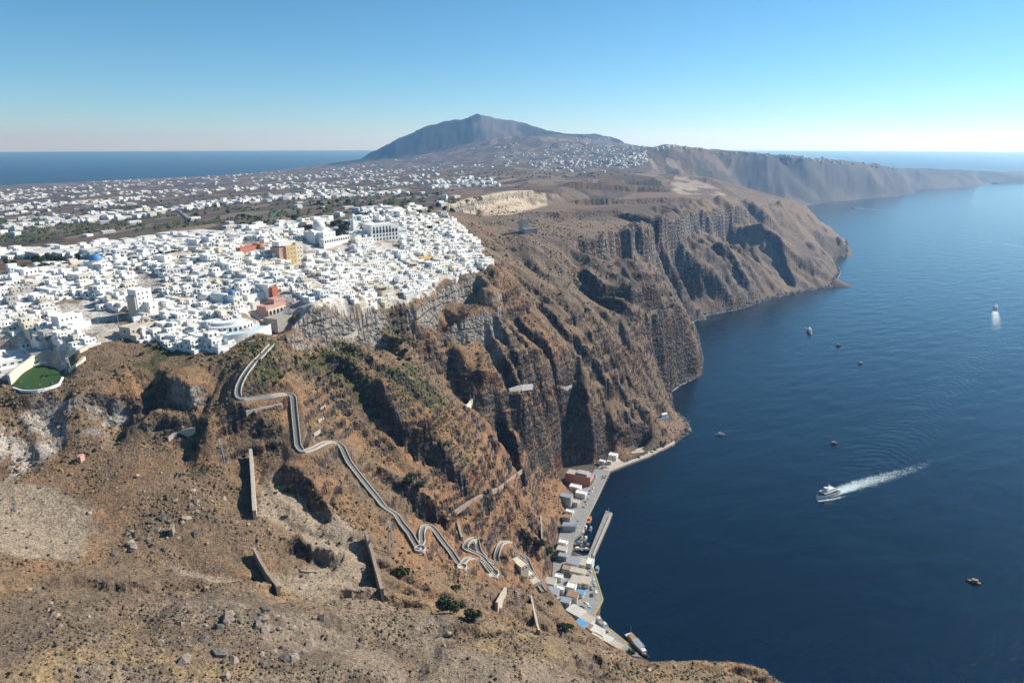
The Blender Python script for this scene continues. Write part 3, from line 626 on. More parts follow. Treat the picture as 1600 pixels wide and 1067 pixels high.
# ------------------------------------------------------------------ building kit
class MB:
    """collects boxes, tubes, domes; mesh() makes ONE mesh with one material slot per colour used"""
    def __init__(s): s.v = []; s.f = []; s.mi = []; s.sm = []
    def add(s, vs, fs, m=0, smooth=False):
        o = len(s.v); s.v += [tuple(v) for v in vs]; s.f += [tuple(i+o for i in f) for f in fs]; s.mi += [m]*len(fs); s.sm += [smooth]*len(fs); return s
    def box(s, x0, x1, y0, y1, z0, z1, m=0, rz=0.0, o=(0, 0, 0), taper=0.0):
        c, d = math.cos(rz), math.sin(rz); vs = []
        for z in (z0, z1):
            k = taper if z == z1 else 0.0
            for x, y in ((x0+k, y0+k), (x1-k, y0+k), (x1-k, y1-k), (x0+k, y1-k)): vs.append((o[0]+x*c-y*d, o[1]+x*d+y*c, o[2]+z))
        return s.add(vs, [(3, 2, 1, 0), (4, 5, 6, 7), (0, 1, 5, 4), (1, 2, 6, 5), (2, 3, 7, 6), (3, 0, 4, 7)], m)
    def prism(s, poly, z0, z1, m=0):
        n = len(poly); vs = [(x, y, z0) for x, y in poly]+[(x, y, z1) for x, y in poly]
        a = sum(poly[i][0]*poly[(i+1) % n][1]-poly[(i+1) % n][0]*poly[i][1] for i in range(n))
        fs = [tuple(range(n-1, -1, -1)), tuple(range(n, 2*n))]+[(i, (i+1) % n, n+(i+1) % n, n+i) for i in range(n)]
        if a < 0: fs = [f[::-1] for f in fs]
        return s.add(vs, fs, m)
    def lathe(s, prof, n=12, m=0, o=(0, 0, 0), smooth=True):
        vs = []; fs = []
        for r, z in prof:
            for i in range(n): vs.append((o[0]+r*math.cos(2*math.pi*i/n), o[1]+r*math.sin(2*math.pi*i/n), o[2]+z))
        for k in range(len(prof)-1):
            for i in range(n): j = (i+1) % n; fs.append((k*n+i, k*n+j, (k+1)*n+j, (k+1)*n+i))
        return s.add(vs, fs, m, smooth)
    def dome(s, r, z0, n=14, m=0, o=(0, 0), rings=5, k=1.0):
        return s.lathe([(r*math.cos(a*math.pi/2/rings)+1e-3, z0+k*r*math.sin(a*math.pi/2/rings)) for a in range(rings+1)], n, m, (o[0], o[1], 0))
    def vault(s, x0, x1, y0, y1, z0, n=7, m=0, k=1.0):
        """barrel roof along x"""
        r = (y1-y0)/2; yc = (y0+y1)/2; vs = []
        for x in (x0, x1):
            for i in range(n+1): a = math.pi*i/n; vs.append((x, yc-r*math.cos(a), z0+k*r*math.sin(a)))
        fs = [(i, n+1+i, n+2+i, i+1) for i in range(n)]+[tuple(range(n+1)), tuple(range(2*n+1, n, -1))]
        return s.add(vs, [f[::-1] for f in fs[:n]]+[fs[n][::-1], fs[n+1][::-1]], m)
    def tube(s, a, b, r, n=6, m=0, r2=None):
        a = Vector(a); b = Vector(b); d = (b-a).normalized(); t = d.orthogonal().normalized(); u = d.cross(t); r2 = r if r2 is None else r2; vs = []
        for p, q in ((a, r), (b, r2)):
            for i in range(n): k = 2*math.pi*i/n; vs.append(p+(t*math.cos(k)+u*math.sin(k))*q)
        return s.add(vs, [(i, (i+1) % n, n+(i+1) % n, n+i) for i in range(n)]+[tuple(range(n-1, -1, -1)), tuple(range(n, 2*n))], m, False)
    def mesh(s, name, *mats):
        me = bpy.data.meshes.new(name); me.from_pydata(s.v, [], s.f); me.update()
        for mt in mats: me.materials.append(mt)
        me.polygons.foreach_set('material_index', s.mi); me.polygons.foreach_set('use_smooth', s.sm)
        return me
def thing(name, label, cat, loc, rz=0.0, group=None, scale=None):
    o = bpy.data.objects.new(name, None); COL.objects.link(o); o.location = loc; o.rotation_euler = (0, 0, rz); o.empty_display_size = 0.5
    if scale: o.scale = scale
    o['label'] = label; o['category'] = cat
    if group: o['group'] = group
    return o
def solo(name, me, label, cat, loc=(0, 0, 0), rz=0.0, group=None, scale=None):
    o = link(name, me, label=label, category=cat); o.location = loc; o.rotation_euler = (0, 0, rz)
    if scale: o.scale = scale
    if group: o['group'] = group
    return o
def part(name, me, parent, loc=None, mat=None):
    o = link(name, me, None, parent)
    if loc: o.location = loc
    if mat is not None and o.material_slots: o.material_slots[0].link = 'OBJECT'; o.material_slots[0].material = mat
    return o
PENDING = []          # (object, wording, picture column): wording shared by several gets its place in the row
def say(o, wording): PENDING.append((o, wording)); return o
ORD = 'first second third fourth fifth sixth seventh eighth ninth tenth eleventh twelfth'.split()
def nth(k): return ORD[k] if k < 12 else str(k+1)+('th' if 10 <= (k+1) % 100 <= 20 or (k+1) % 10 > 3 or (k+1) % 10 == 0 else ('st', 'nd', 'rd')[(k+1) % 10-1])
def project(p):
    x, y, z = p; z -= CAM_Z; d = y*CP - z*SP; return 800+FOCAL*x/d, 533.5-FOCAL*(y*SP+z*CP)/d
def settle_labels():
    by = {}
    for o, wd in PENDING: by.setdefault(wd, []).append(o)
    for wd, os_ in by.items():
        if len(os_) == 1: os_[0]['label'] = wd; continue
        os_.sort(key=lambda o: project(o.location)[0])
        for k, o in enumerate(os_): o['label'] = wd + ', ' + ('leftmost' if k == 0 else 'rightmost' if k == len(os_)-1 else nth(k)+' from the left')

# ------------------------------------------------------------------ materials
def simple(name, col, rough=0.85, var=0.18, scale=0.6, spec=0.2, streak=0.0, metallic=0.0):
    k = NT(name, rough); k.b.inputs['Specular IOR Level'].default_value = spec; k.b.inputs['Metallic'].default_value = metallic
    nz = k.noise(scale, 4, 0.6, k.pos()); lo, hi = 1-var, 1+var*0.6
    cc = k.mix(1.0, (*col[:3], 1), k.ramp(nz, (0.3, (lo, lo, lo*0.97)), (0.7, (hi, hi, hi))), 'MULTIPLY')
    if streak:
        n2_ = k.noise(1.0, 4, 0.6, k.pos(1.2, 1.2, 0.15)); cc = k.mix(k.rng(n2_, 0.55, 0.75, 0, streak), cc, (col[0]*0.5, col[1]*0.47, col[2]*0.42, 1))
    k.l(cc, k.b.inputs['Base Color']); return k.m
M = {}
M['white'] = simple('white_limewash', (0.76, 0.75, 0.72), 0.8, 0.10, 0.35, 0.15, 0.16)
M['cream'] = simple('cream_plaster', (0.66, 0.60, 0.48), 0.85, 0.12, 0.4, 0.15, 0.2)
M['beige'] = simple('beige_plaster', (0.52, 0.46, 0.38), 0.85, 0.15, 0.4, 0.15, 0.2)
M['grey'] = simple('grey_render', (0.42, 0.41, 0.39), 0.85, 0.15, 0.4, 0.15, 0.2)
M['ochre'] = simple('ochre_plaster', (0.62, 0.43, 0.20), 0.85, 0.15, 0.4)
M['pink'] = simple('pink_plaster', (0.55, 0.32, 0.26), 0.85, 0.15, 0.4)
M['red'] = simple('red_plaster', (0.45, 0.15, 0.10), 0.85, 0.15, 0.4)
M['terracotta'] = simple('terracotta_plaster', (0.46, 0.19, 0.12), 0.85, 0.15, 0.3, 0.15, 0.25)
M['glass'] = simple('dark_window', (0.035, 0.045, 0.055), 0.25, 0.2, 0.5, 0.5)
M['door'] = simple('blue_door', (0.06, 0.16, 0.32), 0.6, 0.2, 1.0)
M['wood'] = simple('brown_wood', (0.16, 0.10, 0.06), 0.8, 0.25, 1.0)
M['bluedome'] = simple('blue_dome_paint', (0.10, 0.24, 0.50), 0.5, 0.12, 0.5)
M['pool'] = simple('pool_water', (0.05, 0.38, 0.50), 0.15, 0.1, 0.5, 0.5)
M['paving'] = simple('stone_paving', (0.36, 0.33, 0.29), 0.9, 0.2, 0.8)
M['concrete'] = simple('quay_concrete', (0.30, 0.29, 0.27), 0.9, 0.22, 0.3, 0.2, 0.15)
M['cobble'] = simple('dark_cobble', (0.19, 0.182, 0.175), 0.9, 0.3, 1.5)
M['parapet'] = simple('parapet_stone', (0.50, 0.46, 0.40), 0.9, 0.22, 0.7, 0.2, 0.25)
M['stonewall'] = simple('rubble_wall', (0.36, 0.29, 0.23), 0.95, 0.3, 0.9, 0.1, 0.2)
M['palewall'] = simple('pale_rubble_wall', (0.52, 0.45, 0.38), 0.95, 0.25, 0.9, 0.1, 0.2)
M['yellow'] = simple('yellow_kerb_paint', (0.62, 0.47, 0.10), 0.7, 0.15, 1.0)
M['awning'] = simple('canvas_awning', (0.50, 0.44, 0.36), 0.9, 0.15, 0.6)
M['blueawn'] = simple('blue_awning', (0.12, 0.34, 0.58), 0.8, 0.15, 0.6)
M['tin'] = simple('tin_roof', (0.30, 0.33, 0.37), 0.5, 0.2, 0.5, 0.4)
M['brownroof'] = simple('brown_roof', (0.32, 0.20, 0.14), 0.9, 0.2, 0.6)
M['steel'] = simple('galvanised_steel', (0.38, 0.39, 0.40), 0.5, 0.15, 1.0, 0.5)
M['hull'] = simple('white_hull', (0.74, 0.75, 0.76), 0.35, 0.06, 0.4, 0.5)
M['hullblue'] = simple('blue_hull', (0.05, 0.28, 0.50), 0.4, 0.1, 0.5, 0.5)
M['hullred'] = simple('red_hull', (0.45, 0.10, 0.07), 0.45, 0.1, 0.5, 0.4)
M['hulldark'] = simple('dark_wooden_hull', (0.10, 0.07, 0.055), 0.6, 0.2, 0.6)
M['deck'] = simple('teak_deck', (0.34, 0.23, 0.15), 0.8, 0.2, 0.8)
M['orange'] = simple('orange_paint', (0.60, 0.22, 0.06), 0.5, 0.1, 0.8)
M['lawn'] = simple('lawn_grass', (0.035, 0.085, 0.025), 0.95, 0.45, 1.2)
M['soil'] = simple('bare_soil', (0.21, 0.15, 0.10), 0.95, 0.3, 0.5)
M['pitch'] = simple('green_court', (0.06, 0.16, 0.09), 0.9, 0.15, 0.3)
M['tarmac'] = simple('road_tarmac', (0.17, 0.165, 0.16), 0.9, 0.2, 0.4)
M['bark'] = simple('grey_bark', (0.10, 0.075, 0.055), 0.95, 0.3, 2.0)
def foliage(name, c1, c2):
    k = NT(name, 0.75); oi = k.n('ObjectInfo'); nz = k.noise(0.9, 3, 0.6, k.pos())
    cc = k.mix(nz, (*c1, 1), (*c2, 1)); cc = k.mix(1.0, cc, k.ramp(oi.outputs['Random'], (0.0, (0.75, 0.78, 0.7)), (1.0, (1.25, 1.2, 1.15))), 'MULTIPLY')
    k.l(cc, k.b.inputs['Base Color']); return k.m
M['leaf'] = foliage('dark_leaves', (0.030, 0.045, 0.018), (0.070, 0.090, 0.034))
M['leaf2'] = foliage('olive_leaves', (0.060, 0.066, 0.034), (0.120, 0.120, 0.060))
M['dry'] = foliage('dry_scrub', (0.080, 0.062, 0.036), (0.150, 0.110, 0.060))
M['broom'] = foliage('yellow_broom', (0.30, 0.24, 0.02), (0.45, 0.38, 0.03))
def rockmat(name, c1, c2):
    k = NT(name, 0.95); nz = k.noise(0.8, 5, 0.65, k.pos()); oi = k.n('ObjectInfo')
    cc = k.ramp(nz, (0.3, c1), (0.7, c2)); cc = k.mix(1.0, cc, k.ramp(oi.outputs['Random'], (0, (0.8, 0.8, 0.8)), (1, (1.2, 1.17, 1.12))), 'MULTIPLY'); k.l(cc, k.b.inputs['Base Color']); k.bump(nz, 0.4, 0.8); return k.m
M['rock'] = rockmat('weathered_rock', (0.15, 0.125, 0.105), (0.34, 0.28, 0.23)); M['darkrock'] = rockmat('dark_lava', (0.07, 0.065, 0.06), (0.19, 0.17, 0.155)); M['palerock'] = rockmat('pale_rock', (0.20, 0.165, 0.13), (0.38, 0.32, 0.26))
# ------------------------------------------------------------------ the white town on the rim
rnd = random.Random(7)
FACE = math.atan2(-0.53, 0.85)                       # facades look out over the caldera
WIN = MB().box(-0.06, 0.10, -0.62, 0.62, -0.75, 0.75, 1).box(-0.05, 0.13, -0.46, 0.46, -0.6, 0.6, 0).mesh('window', M['glass'], M['white'])
WINW = MB().box(-0.06, 0.10, -1.0, 1.0, -0.7, 0.7, 1).box(-0.05, 0.13, -0.85, 0.85, -0.56, 0.56, 0).mesh('wide_window', M['glass'], M['white'])
DOOR = MB().box(-0.06, 0.10, -0.7, 0.7, 0, 2.3, 1).box(-0.05, 0.13, -0.52, 0.52, 0, 2.15, 0).mesh('door', M['door'], M['white'])
DOORW = MB().box(-0.06, 0.10, -0.7, 0.7, 0, 2.3, 1).box(-0.05, 0.13, -0.52, 0.52, 0, 2.15, 0).mesh('door', M['wood'], M['white'])
def ring(b, x0, x1, y0, y1, z0, z1, t=0.3, m=0):
    return b.box(x0, x1, y0, y0+t, z0, z1, m).box(x0, x1, y1-t, y1, z0, z1, m).box(x0, x0+t, y0+t, y1-t, z0, z1, m).box(x1-t, x1, y0+t, y1-t, z0, z1, m)
def fwin(x, ys, z, me=WIN, nm='window'): return [(nm, me, None, (x, y, z)) for y in ys]
def make_protos():
    W = M['white']; P = {}
    body = lambda d, w, h, k=5: MB().box(-d/2, d/2, -w/2, w/2, -k, h).mesh('wall', W)
    par = lambda d, w, h, e=0.55: ring(MB(), -d/2-0.03, d/2+0.03, -w/2-0.03, w/2+0.03, h-0.05, h+e).mesh('parapet', W)
    ter = lambda d, w, L=4.5, z=0.05: ring(MB().box(d/2, d/2+L, -w/2-0.6, w/2+0.6, -6, z), d/2+0.3, d/2+L+0.03, -w/2-0.63, w/2+0.63, z-0.02, z+0.9).mesh('terrace', W)
    chim = MB().box(-0.4, 0.4, -0.4, 0.4, 0, 1.3).box(-0.5, 0.5, -0.5, 0.5, 1.1, 1.25).mesh('chimney', W)
    sw = MB().box(-0.75, 0.75, -0.06, 0.06, -0.7, 0.7, 1).box(-0.6, 0.6, -0.1, 0.02, -0.56, 0.56, 0).mesh('side_window', M['glass'], W)
    P['cube'] = [('wall', body(7, 8, 3.5), 'w', None), ('parapet', par(7, 8, 3.5), 'w', None), ('terrace', ter(7, 8), 'w', None), ('door', DOOR, None, (3.5, 0, 0.05)), ('window', sw, None, (0, -4.0, 2.0))] + fwin(3.5, (-2.4, 2.4), 2.0)
    P['tall'] = [('wall', body(7.5, 8.5, 6.6), 'w', None), ('parapet', par(7.5, 8.5, 6.6), 'w', None), ('terrace', ter(7.5, 8.5, 3), 'w', None), ('door', DOORW, None, (3.75, 0, 0.05)), ('window', sw, None, (0, -4.25, 4.9)), ('window', sw, None, (1.5, -4.25, 1.9)),
        ('balcony', ring(MB().box(3.75, 5.2, -3.2, 3.2, 3.3, 3.5), 3.78, 5.22, -3.22, 3.22, 3.48, 4.3, 0.18).mesh('balcony', W), 'w', None)] + fwin(3.75, (-2.6, 0, 2.6), 5.0) + fwin(3.75, (-2.6, 2.6), 1.9)
    P['vault'] = [('wall', body(9, 5, 2.8), 'w', None), ('roof', MB().vault(-4.55, 4.55, -2.55, 2.55, 2.75, 8, 0, 0.75).mesh('vault_roof', W), 'w', None), ('terrace', ter(9, 5.5, 4.5), 'w', None), ('door', DOOR, None, (4.5, 0, 0.05))] + fwin(4.5, (-1.6, 1.6), 1.7) + fwin(4.5, (0,), 3.5)
    P['long'] = [('wall', body(7, 15, 3.5), 'w', None), ('parapet', par(7, 15, 3.5), 'w', None), ('terrace', ter(7, 15, 4), 'w', None), ('door', DOOR, None, (3.5, 1.2, 0.05)), ('window', sw, None, (0, -7.5, 2.0)), ('chimney', chim, 'w', (-2, 4, 3.5))] + fwin(3.5, (-5.8, -3.4, -1.0, 3.6, 5.8), 2.0)
    P['chapel'] = [('wall', body(8, 6, 4.2), 'w', None), ('parapet', par(8, 6, 4.2, 0.35), 'w', None), ('drum', MB().lathe([(2.2, 4.2), (2.2, 5.6), (2.35, 5.7)], 12, 0, (-1, 0, 0)).mesh('drum', W), 'w', None), ('dome', MB().dome(2.3, 5.65, 14, 0, (-1, 0)).mesh('dome', M['bluedome']), 'dome', None),
        ('belfry', MB().box(3.2, 3.9, -1.6, -0.9, 4.2, 6.8).box(3.2, 3.9, 0.9, 1.6, 4.2, 6.8).box(3.15, 3.95, -1.65, 1.65, 6.8, 7.4).box(3.4, 3.7, -0.3, 0.3, 7.4, 8.2).mesh('belfry', W), 'w', None), ('door', DOORW, None, (4.0, 0, 0.05))] + fwin(4.0, (-1.8, 1.8), 2.6)
    P['step'] = [('wall', body(6, 9, 3.4), 'w', None), ('upper_storey', MB().box(-3.0, 1.0, -4.5, 1.5, 3.38, 6.4).mesh('upper_storey', W), 'w', None), ('parapet', ring(MB(), -3.03, 3.03, -4.53, 4.53, 3.35, 4.0).mesh('parapet', W), 'w', None), ('terrace', ter(6, 9, 5), 'w', None), ('door', DOOR, None, (3.0, -1, 0.05)), ('window', sw, None, (-1, -4.5, 5.0))] + fwin(3.0, (-3.3, 1.4, 3.2), 1.9) + fwin(1.0, (-3.2, -0.6), 5.0)
    pg = MB()
    for y in (-3.6, 3.6): pg.box(6.6, 6.8, y-0.1, y+0.1, 0, 2.6)
    P['pergola'] = [('wall', body(7, 8, 3.5), 'w', None), ('parapet', par(7, 8, 3.5), 'w', None), ('terrace', ter(7, 8), 'w', None), ('pergola_post', pg.mesh('pergola_posts', M['wood']), None, None), ('pergola_cover', MB().box(3.5, 7.0, -3.8, 3.8, 2.6, 2.75).mesh('pergola_cover', M['awning']), None, None), ('door', DOORW, None, (3.5, 0, 0.05))] + fwin(3.5, (-2.4, 2.4), 2.0)
    P['pool'] = [('wall', body(6, 10, 3.3), 'w', None), ('parapet', par(6, 10, 3.3), 'w', None), ('terrace', ter(6, 10, 7), 'w', None), ('pool', MB().box(5.2, 8.8, -3.2, 1.2, 0.0, 0.12).mesh('pool', M['pool']), None, None), ('door', DOOR, None, (3.0, 0, 0.05))] + fwin(3.0, (-3.4, 3.4), 1.9, WINW)
    return P
PROTO = make_protos()
WORDS = {'cube': 'cube house with terrace', 'tall': 'two-storey house with balcony', 'vault': 'barrel-roofed cave house', 'long': 'long low house', 'chapel': 'chapel with blue dome',
         'step': 'stepped two-level house', 'pergola': 'house with shaded pergola', 'pool': 'house with turquoise pool'}
DIM = {'cube': (7, 8, 3.5), 'tall': (7.5, 8.5, 6.6), 'vault': (9, 5, 4), 'long': (7, 15, 3.5), 'chapel': (8, 6, 4.2), 'step': (6, 9, 4.5), 'pergola': (7, 8, 3.5), 'pool': (6, 10, 3.3)}
PLACES = [((462, 400), 'beside the tall ochre building'), ((505, 385), 'below the cathedral dome'), ((600, 375), 'below the big arcaded hotel'), ((430, 470), 'near the pink arcaded mansion'), ((370, 500), 'near the curved blue terrace'), ((290, 510), 'above the dark crag'),
          ((225, 470), 'beside the tall white block'), ((110, 500), 'near the leaning lamp pole'), ((20, 550), 'above the green lawn'), ((560, 440), 'above the grey cliff'), ((610, 430), 'beside the brown gully'), ((660, 420), 'near the yellow house'), ((720, 400), 'on the far cliff corner'), ((690, 355), 'on the crest by the quarry'),
          ((60, 430), 'among plateau roofs'), ((150, 420), 'near the dark blue dome'), ((300, 430), 'behind the terraces'), ((390, 400), 'near the long red building'), ((400, 430), 'above the pink mansion'), ((540, 400), 'between cathedral and gully'), ((650, 385), 'in the steep quarter')]
GAPS = [wpoly((438,402,224),(452,402,224),(480,435,217),(518,462,209),(508,476,206),(468,452,214)), wpoly((588,418,217),(610,424,214),(640,455,202),(622,470,199),(600,440,209)),
        wpoly((128,492,212),(190,482,214),(212,505,209),(214,530,206),(150,538,206),(118,522,208)), wpoly((-60,640,196),(-60,560,200),(60,556,200),(120,560,203),(120,620,196)),
        wpoly((352,560,199),(356,512,205),(400,470,212),(450,462,214),(520,484,207),(470,500,207),(400,524,205)), wpoly((472,350,243),(545,340,243),(548,380,236),(470,386,236)), wpoly((580,345,242),(628,345,242),(630,378,232),(578,378,232)),
        wpoly((205,430,224),(255,430,224),(258,500,210),(205,500,210)), wpoly((443,372,238),(478,372,238),(478,412,226),(443,412,226)), wpoly((85,470,216),(150,470,216),(150,520,207),(85,520,207)), wpoly((60,540,204),(110,540,204),(110,600,196),(60,600,196)), wpoly((372,378,236),(410,378,236),(410,398,232),(372,398,232))]
def free(x, y):
    for gp in GAPS:
        if inside(gp, np.array([x]), np.array([y]))[0]: return False
    return True
spots_ = []
tdir = np.array((0.53, 0.85)); ndir = np.array((-0.85, 0.53)); org = np.array((-300.0, 330.0))
n_ = -60.0
while n_ < 420:
    s_ = -260.0 + rnd.uniform(0, 8)
    while s_ < 760:
        step = rnd.uniform(5.0, 8.0); p = org + tdir*(s_+step/2) + ndir*(n_+rnd.uniform(-1.6, 1.6)); s_ += step
        x, y = p
        if math.hypot(x, y) < 240 or abs(math.atan2(x, y)) > R(41): continue
        if not inside(TOWN, np.array([x]), np.array([y]))[0] or not free(x, y): continue
        back = n_ > 150
        if rnd.random() < (0.30 if back else 0.04): continue
        spots_.append((x, y))
    n_ += rnd.uniform(5.2, 7.0)
houses = []
for x, y in spots_:
    z = float(ground(x, y)); sl = float(ground(x+4, y-2.5)); u, v = project((x, y, z))
    if float(ground(x+8.5, y-5.3)) < z-9: continue
    kind = rnd.choices(list(WORDS), (24, 14, 20, 15, 2.4, 16, 7, 6))[0]
    k = min(1.45, max(0.5, rnd.lognormvariate(-0.26, 0.24))); rz = FACE + rnd.gauss(0, 0.09) + (math.pi/2 if rnd.random() < 0.1 else 0) + 0.25*(vnoise(np.array([x/80]), np.array([y/80]), 3)[0]-0.5)
    houses.append(dict(x=x, y=y, z=max(z, 0.6*z+0.4*sl)+0.2, u=u, v=v, kind=kind, k=k, rz=rz, size=k*(DIM[kind][1]+DIM[kind][0])/math.hypot(x, y)))
houses.sort(key=lambda h: -h['size'])
TINT = [('white', 'white', 78), ('cream', 'cream', 12), ('beige', 'sand-coloured', 6), ('grey', 'grey', 4)]
def place_of(u, v): return min(PLACES, key=lambda p: (p[0][0]-u)**2+1.6*(p[0][1]-v)**2)[1]
near_h = [h for h in houses if -15 < h['u'] < 1600][:300]; nid = set(id(h) for h in near_h); rest_h = [h for h in houses if id(h) not in nid]
for h in near_h:
    mk_, word, _ = rnd.choices(TINT, [t[2] for t in TINT])[0]
    o = thing('town_house' if h['kind'] != 'chapel' else 'chapel', '', 'house' if h['kind'] != 'chapel' else 'chapel', (h['x'], h['y'], h['z']), h['rz'], 'houses of the cliff town', (h['k'],)*3)
    for nm, me_, tint, loc in PROTO[h['kind']]: part(nm, me_, o, loc, M[mk_] if tint == 'w' and mk_ != 'white' else None)
    say(o, word+' '+WORDS[h['kind']]+' '+place_of(h['u'], h['v']))
M['roofpale'] = simple('pale_roof_screed', (0.62, 0.59, 0.54), 0.9, 0.25, 0.08)
# the rest of the town and the villages of the plain: too many and too small to keep apart
far = MB(); SW, SG, SB = 0, 1, 2
def far_house(x, y, z, rz, d, w_, h, mat, floors=1):
    c_, s2 = math.cos(rz), math.sin(rz); far.box(-d/2, d/2, -w_/2, w_/2, -6, h, mat, rz, (x, y, z)); far.box(-d/2+0.3, d/2-0.3, -w_/2+0.3, w_/2-0.3, h, h+0.02, 3, rz, (x, y, z))
    if rnd.random() < 0.22: far.box(-d/2+0.2, d*0.1, -w_/2+0.2, w_*rnd.uniform(-0.1, 0.3), h, h+2.8, mat, rz, (x, y, z))
    for fl in range(floors):
        for yy in np.arange(-w_/2+1.4, w_/2-0.8, 2.4): far.box(d/2-0.05, d/2+0.06, yy-0.55, yy+0.55, 0.9+3*fl, 2.4+3*fl, SG, rz, (x, y, z))
        for xx in np.arange(-d/2+1.4, d/2-0.8, 2.6): far.box(xx-0.5, xx+0.5, -w_/2-0.06, -w_/2+0.05, 1.0+3*fl, 2.4+3*fl, SG, rz, (x, y, z))
for h in rest_h:
    d, w_, hh = DIM[h['kind']]; d *= h['k']; w_ *= h['k']; hh *= h['k']*rnd.uniform(0.8, 1.15)
    far_house(h['x'], h['y'], h['z'], h['rz'], d, w_, hh, rnd.choices((0, 2), (9, 1))[0], 2 if hh > 6 else 1)
    far.box(d/2, d/2+3.5, -w_/2, w_/2, -8, 0.5, 0, h['rz'], (h['x'], h['y'], h['z']))
plain_pts = []; tree_pts = []
tries = 0
while len(plain_pts) < 2300 and tries < 60000:
    tries += 1
    u = rnd.uniform(-40, 1010); vt = 292 - 0.054*max(u, 0) if u < 520 else max(216, 264-(u-520)*0.14); v = rnd.uniform(vt, 405 if u < 300 else 405-(u-300)*0.21)
    x, y, z = spot(u, v)
    if z < 3 or y < 560 or inside(TOWN, np.array([x]), np.array([y]))[0]: continue
    if y > 6350 and z > 190 and not 760 < u < 960: continue
    if x > 0.42*(y-900)-80 and y < 2600: continue
    if u > 780 and y < 2500: continue
    if u > 690 and rnd.random() < 0.5: continue
    dens = float(fbm(np.array([x/430]), np.array([y/330]), 3, 900)[0])
    if u < 520: dens += 0.05*math.exp(-((v-328)/14)**2)
    if dens < 0.53 - 0.05*(y > 3000) + (0.05 if y > 5200 else 0): 
        if rnd.random() > 0.02: continue
    plain_pts.append((x, y, z, u, v))
plain_pts.sort(key=lambda p: math.hypot(p[0], p[1]))
for k in range(90):
    u = rnd.choice((rnd.gauss(1040, 22), rnd.gauss(1270, 30), rnd.uniform(1100, 1400))); v0 = float(np.interp(u, (985, 1010, 1050, 1090, 1130, 1200, 1250, 1300, 1350, 1395), (246, 234, 225, 230, 236, 239, 244, 250, 254, 261))); x, y, z = spot(u, v0+rnd.uniform(1, 5))
    if y > 3000: plain_pts.append((x, y, z, u, v0))
VILLAGE = []
for i, (x, y, z, u, v) in enumerate(plain_pts):
    if i < 60: VILLAGE.append((x, y, z, u, v)); continue
    s0 = 1.0 + 0.35*min(1, y/5000); far_house(x, y, z, FACE+rnd.choice((0, 0, math.pi/2))+rnd.gauss(0, 0.2), rnd.uniform(7, 12)*s0, rnd.uniform(8, 18)*s0, rnd.choice((3.5, 4, 6.8)), rnd.choices((0, 2), (9, 1))[0])
link('distant_houses', far.mesh('distant_houses', M['white'], M['glass'], M['cream'], M['roofpale']), None, kind='stuff', label='white houses of the back streets and the villages on the plain', category='houses')
for x, y, z, u, v in VILLAGE:
    kind = rnd.choice(('cube', 'tall', 'long', 'long', 'step')); o = thing('village_house', '', 'house', (x, y, z+0.2), FACE+rnd.choice((0, math.pi/2))+rnd.gauss(0, 0.15), 'houses scattered on the plain behind the town', (rnd.uniform(1.1, 1.5),)*3)
    for nm, me_, tint, loc in PROTO[kind]: part(nm, me_, o, loc)
    say(o, 'white '+WORDS[kind]+' on the plain '+('among trees' if 330 < u < 480 else 'behind plateau roofs' if u <= 330 else 'beyond the cathedral'))
print('town', len(near_h), len(rest_h), len(plain_pts), round(time.time()-T0, 1))

# ------------------------------------------------------------------ landmarks of the town
def stand(u, v): p = spot(u, v); return p, p[1]*CP-(p[2]-CAM_Z)*SP
def arch_mesh(w_, h, dpt=0.25, n=6):
    b = MB(); prof = [(-w_/2, 0), (w_/2, 0)]+[(w_/2*math.cos(math.pi*i/n), h-w_/2+w_/2*math.sin(math.pi*i/n)) for i in range(n+1)]
    vs = [(0.0, y, z) for y, z in prof]+[(dpt, y, z) for y, z in prof]; m_ = len(prof)
    b.add(vs, [tuple(range(m_-1, -1, -1)), tuple(range(m_, 2*m_))]+[(i, (i+1) % m_, m_+(i+1) % m_, m_+i) for i in range(m_)]); return b
ARCH = arch_mesh(1.7, 2.6).mesh('arch', M['glass']); ARCHBIG = arch_mesh(2.6, 4.2).mesh('arch', M['glass'])
def block(o, nm, x0, x1, y0, y1, z0, z1, mat, parapet=0.0):
    b = MB().box(x0, x1, y0, y1, z0, z1)
    if parapet: ring(b, x0-0.02, x1+0.02, y0-0.02, y1+0.02, z1-0.03, z1+parapet, 0.35)
    return part(nm, b.mesh(nm, mat), o)
# cathedral
(cx_, cy_, cz_), dep = stand(500, 376)
o = thing('cathedral', 'large white domed cathedral with stepped gables above the town', 'church', (cx_, cy_, cz_), FACE+0.1)
block(o, 'nave', -13, 13, -9, 9, -8, 9, M['white'], 0.6)
part('transept', MB().box(-5, 5, -13, 13, -8, 9.5).add([(-5, -13, 9.5), (5, -13, 9.5), (0, -13, 12.5), (-5, 13, 9.5), (5, 13, 9.5), (0, 13, 12.5)], [(0, 1, 2), (5, 4, 3), (1, 4, 5, 2), (3, 0, 2, 5), (0, 3, 4, 1)]).mesh('transept', M['white']), o)
part('drum', MB().lathe([(6.2, 9), (6.2, 14), (6.6, 14.2)], 20).mesh('drum', M['white']), o)
dm = part('dome', MB().dome(6.5, 14.1, 20, 0, (0, 0), 6).mesh('dome', M['white']), o); part('cross', MB().box(-0.15, 0.15, -0.15, 0.15, 20.4, 23.4).box(-0.15, 0.15, -0.9, 0.9, 22.2, 22.5).mesh('cross', M['white']), dm)
gal = part('gallery', MB().box(13.1, 19, -16, 24, -9, 4).mesh('gallery', M['white']), o)
for i in range(11): part('arch', ARCH, o, (18.9, -13.5+3.5*i, 0.3))
for y in (-6, 0, 6): part('window', WINW, o, (13.0, y, 6.3))
(bx, by, bz), dep = stand(553, 366)
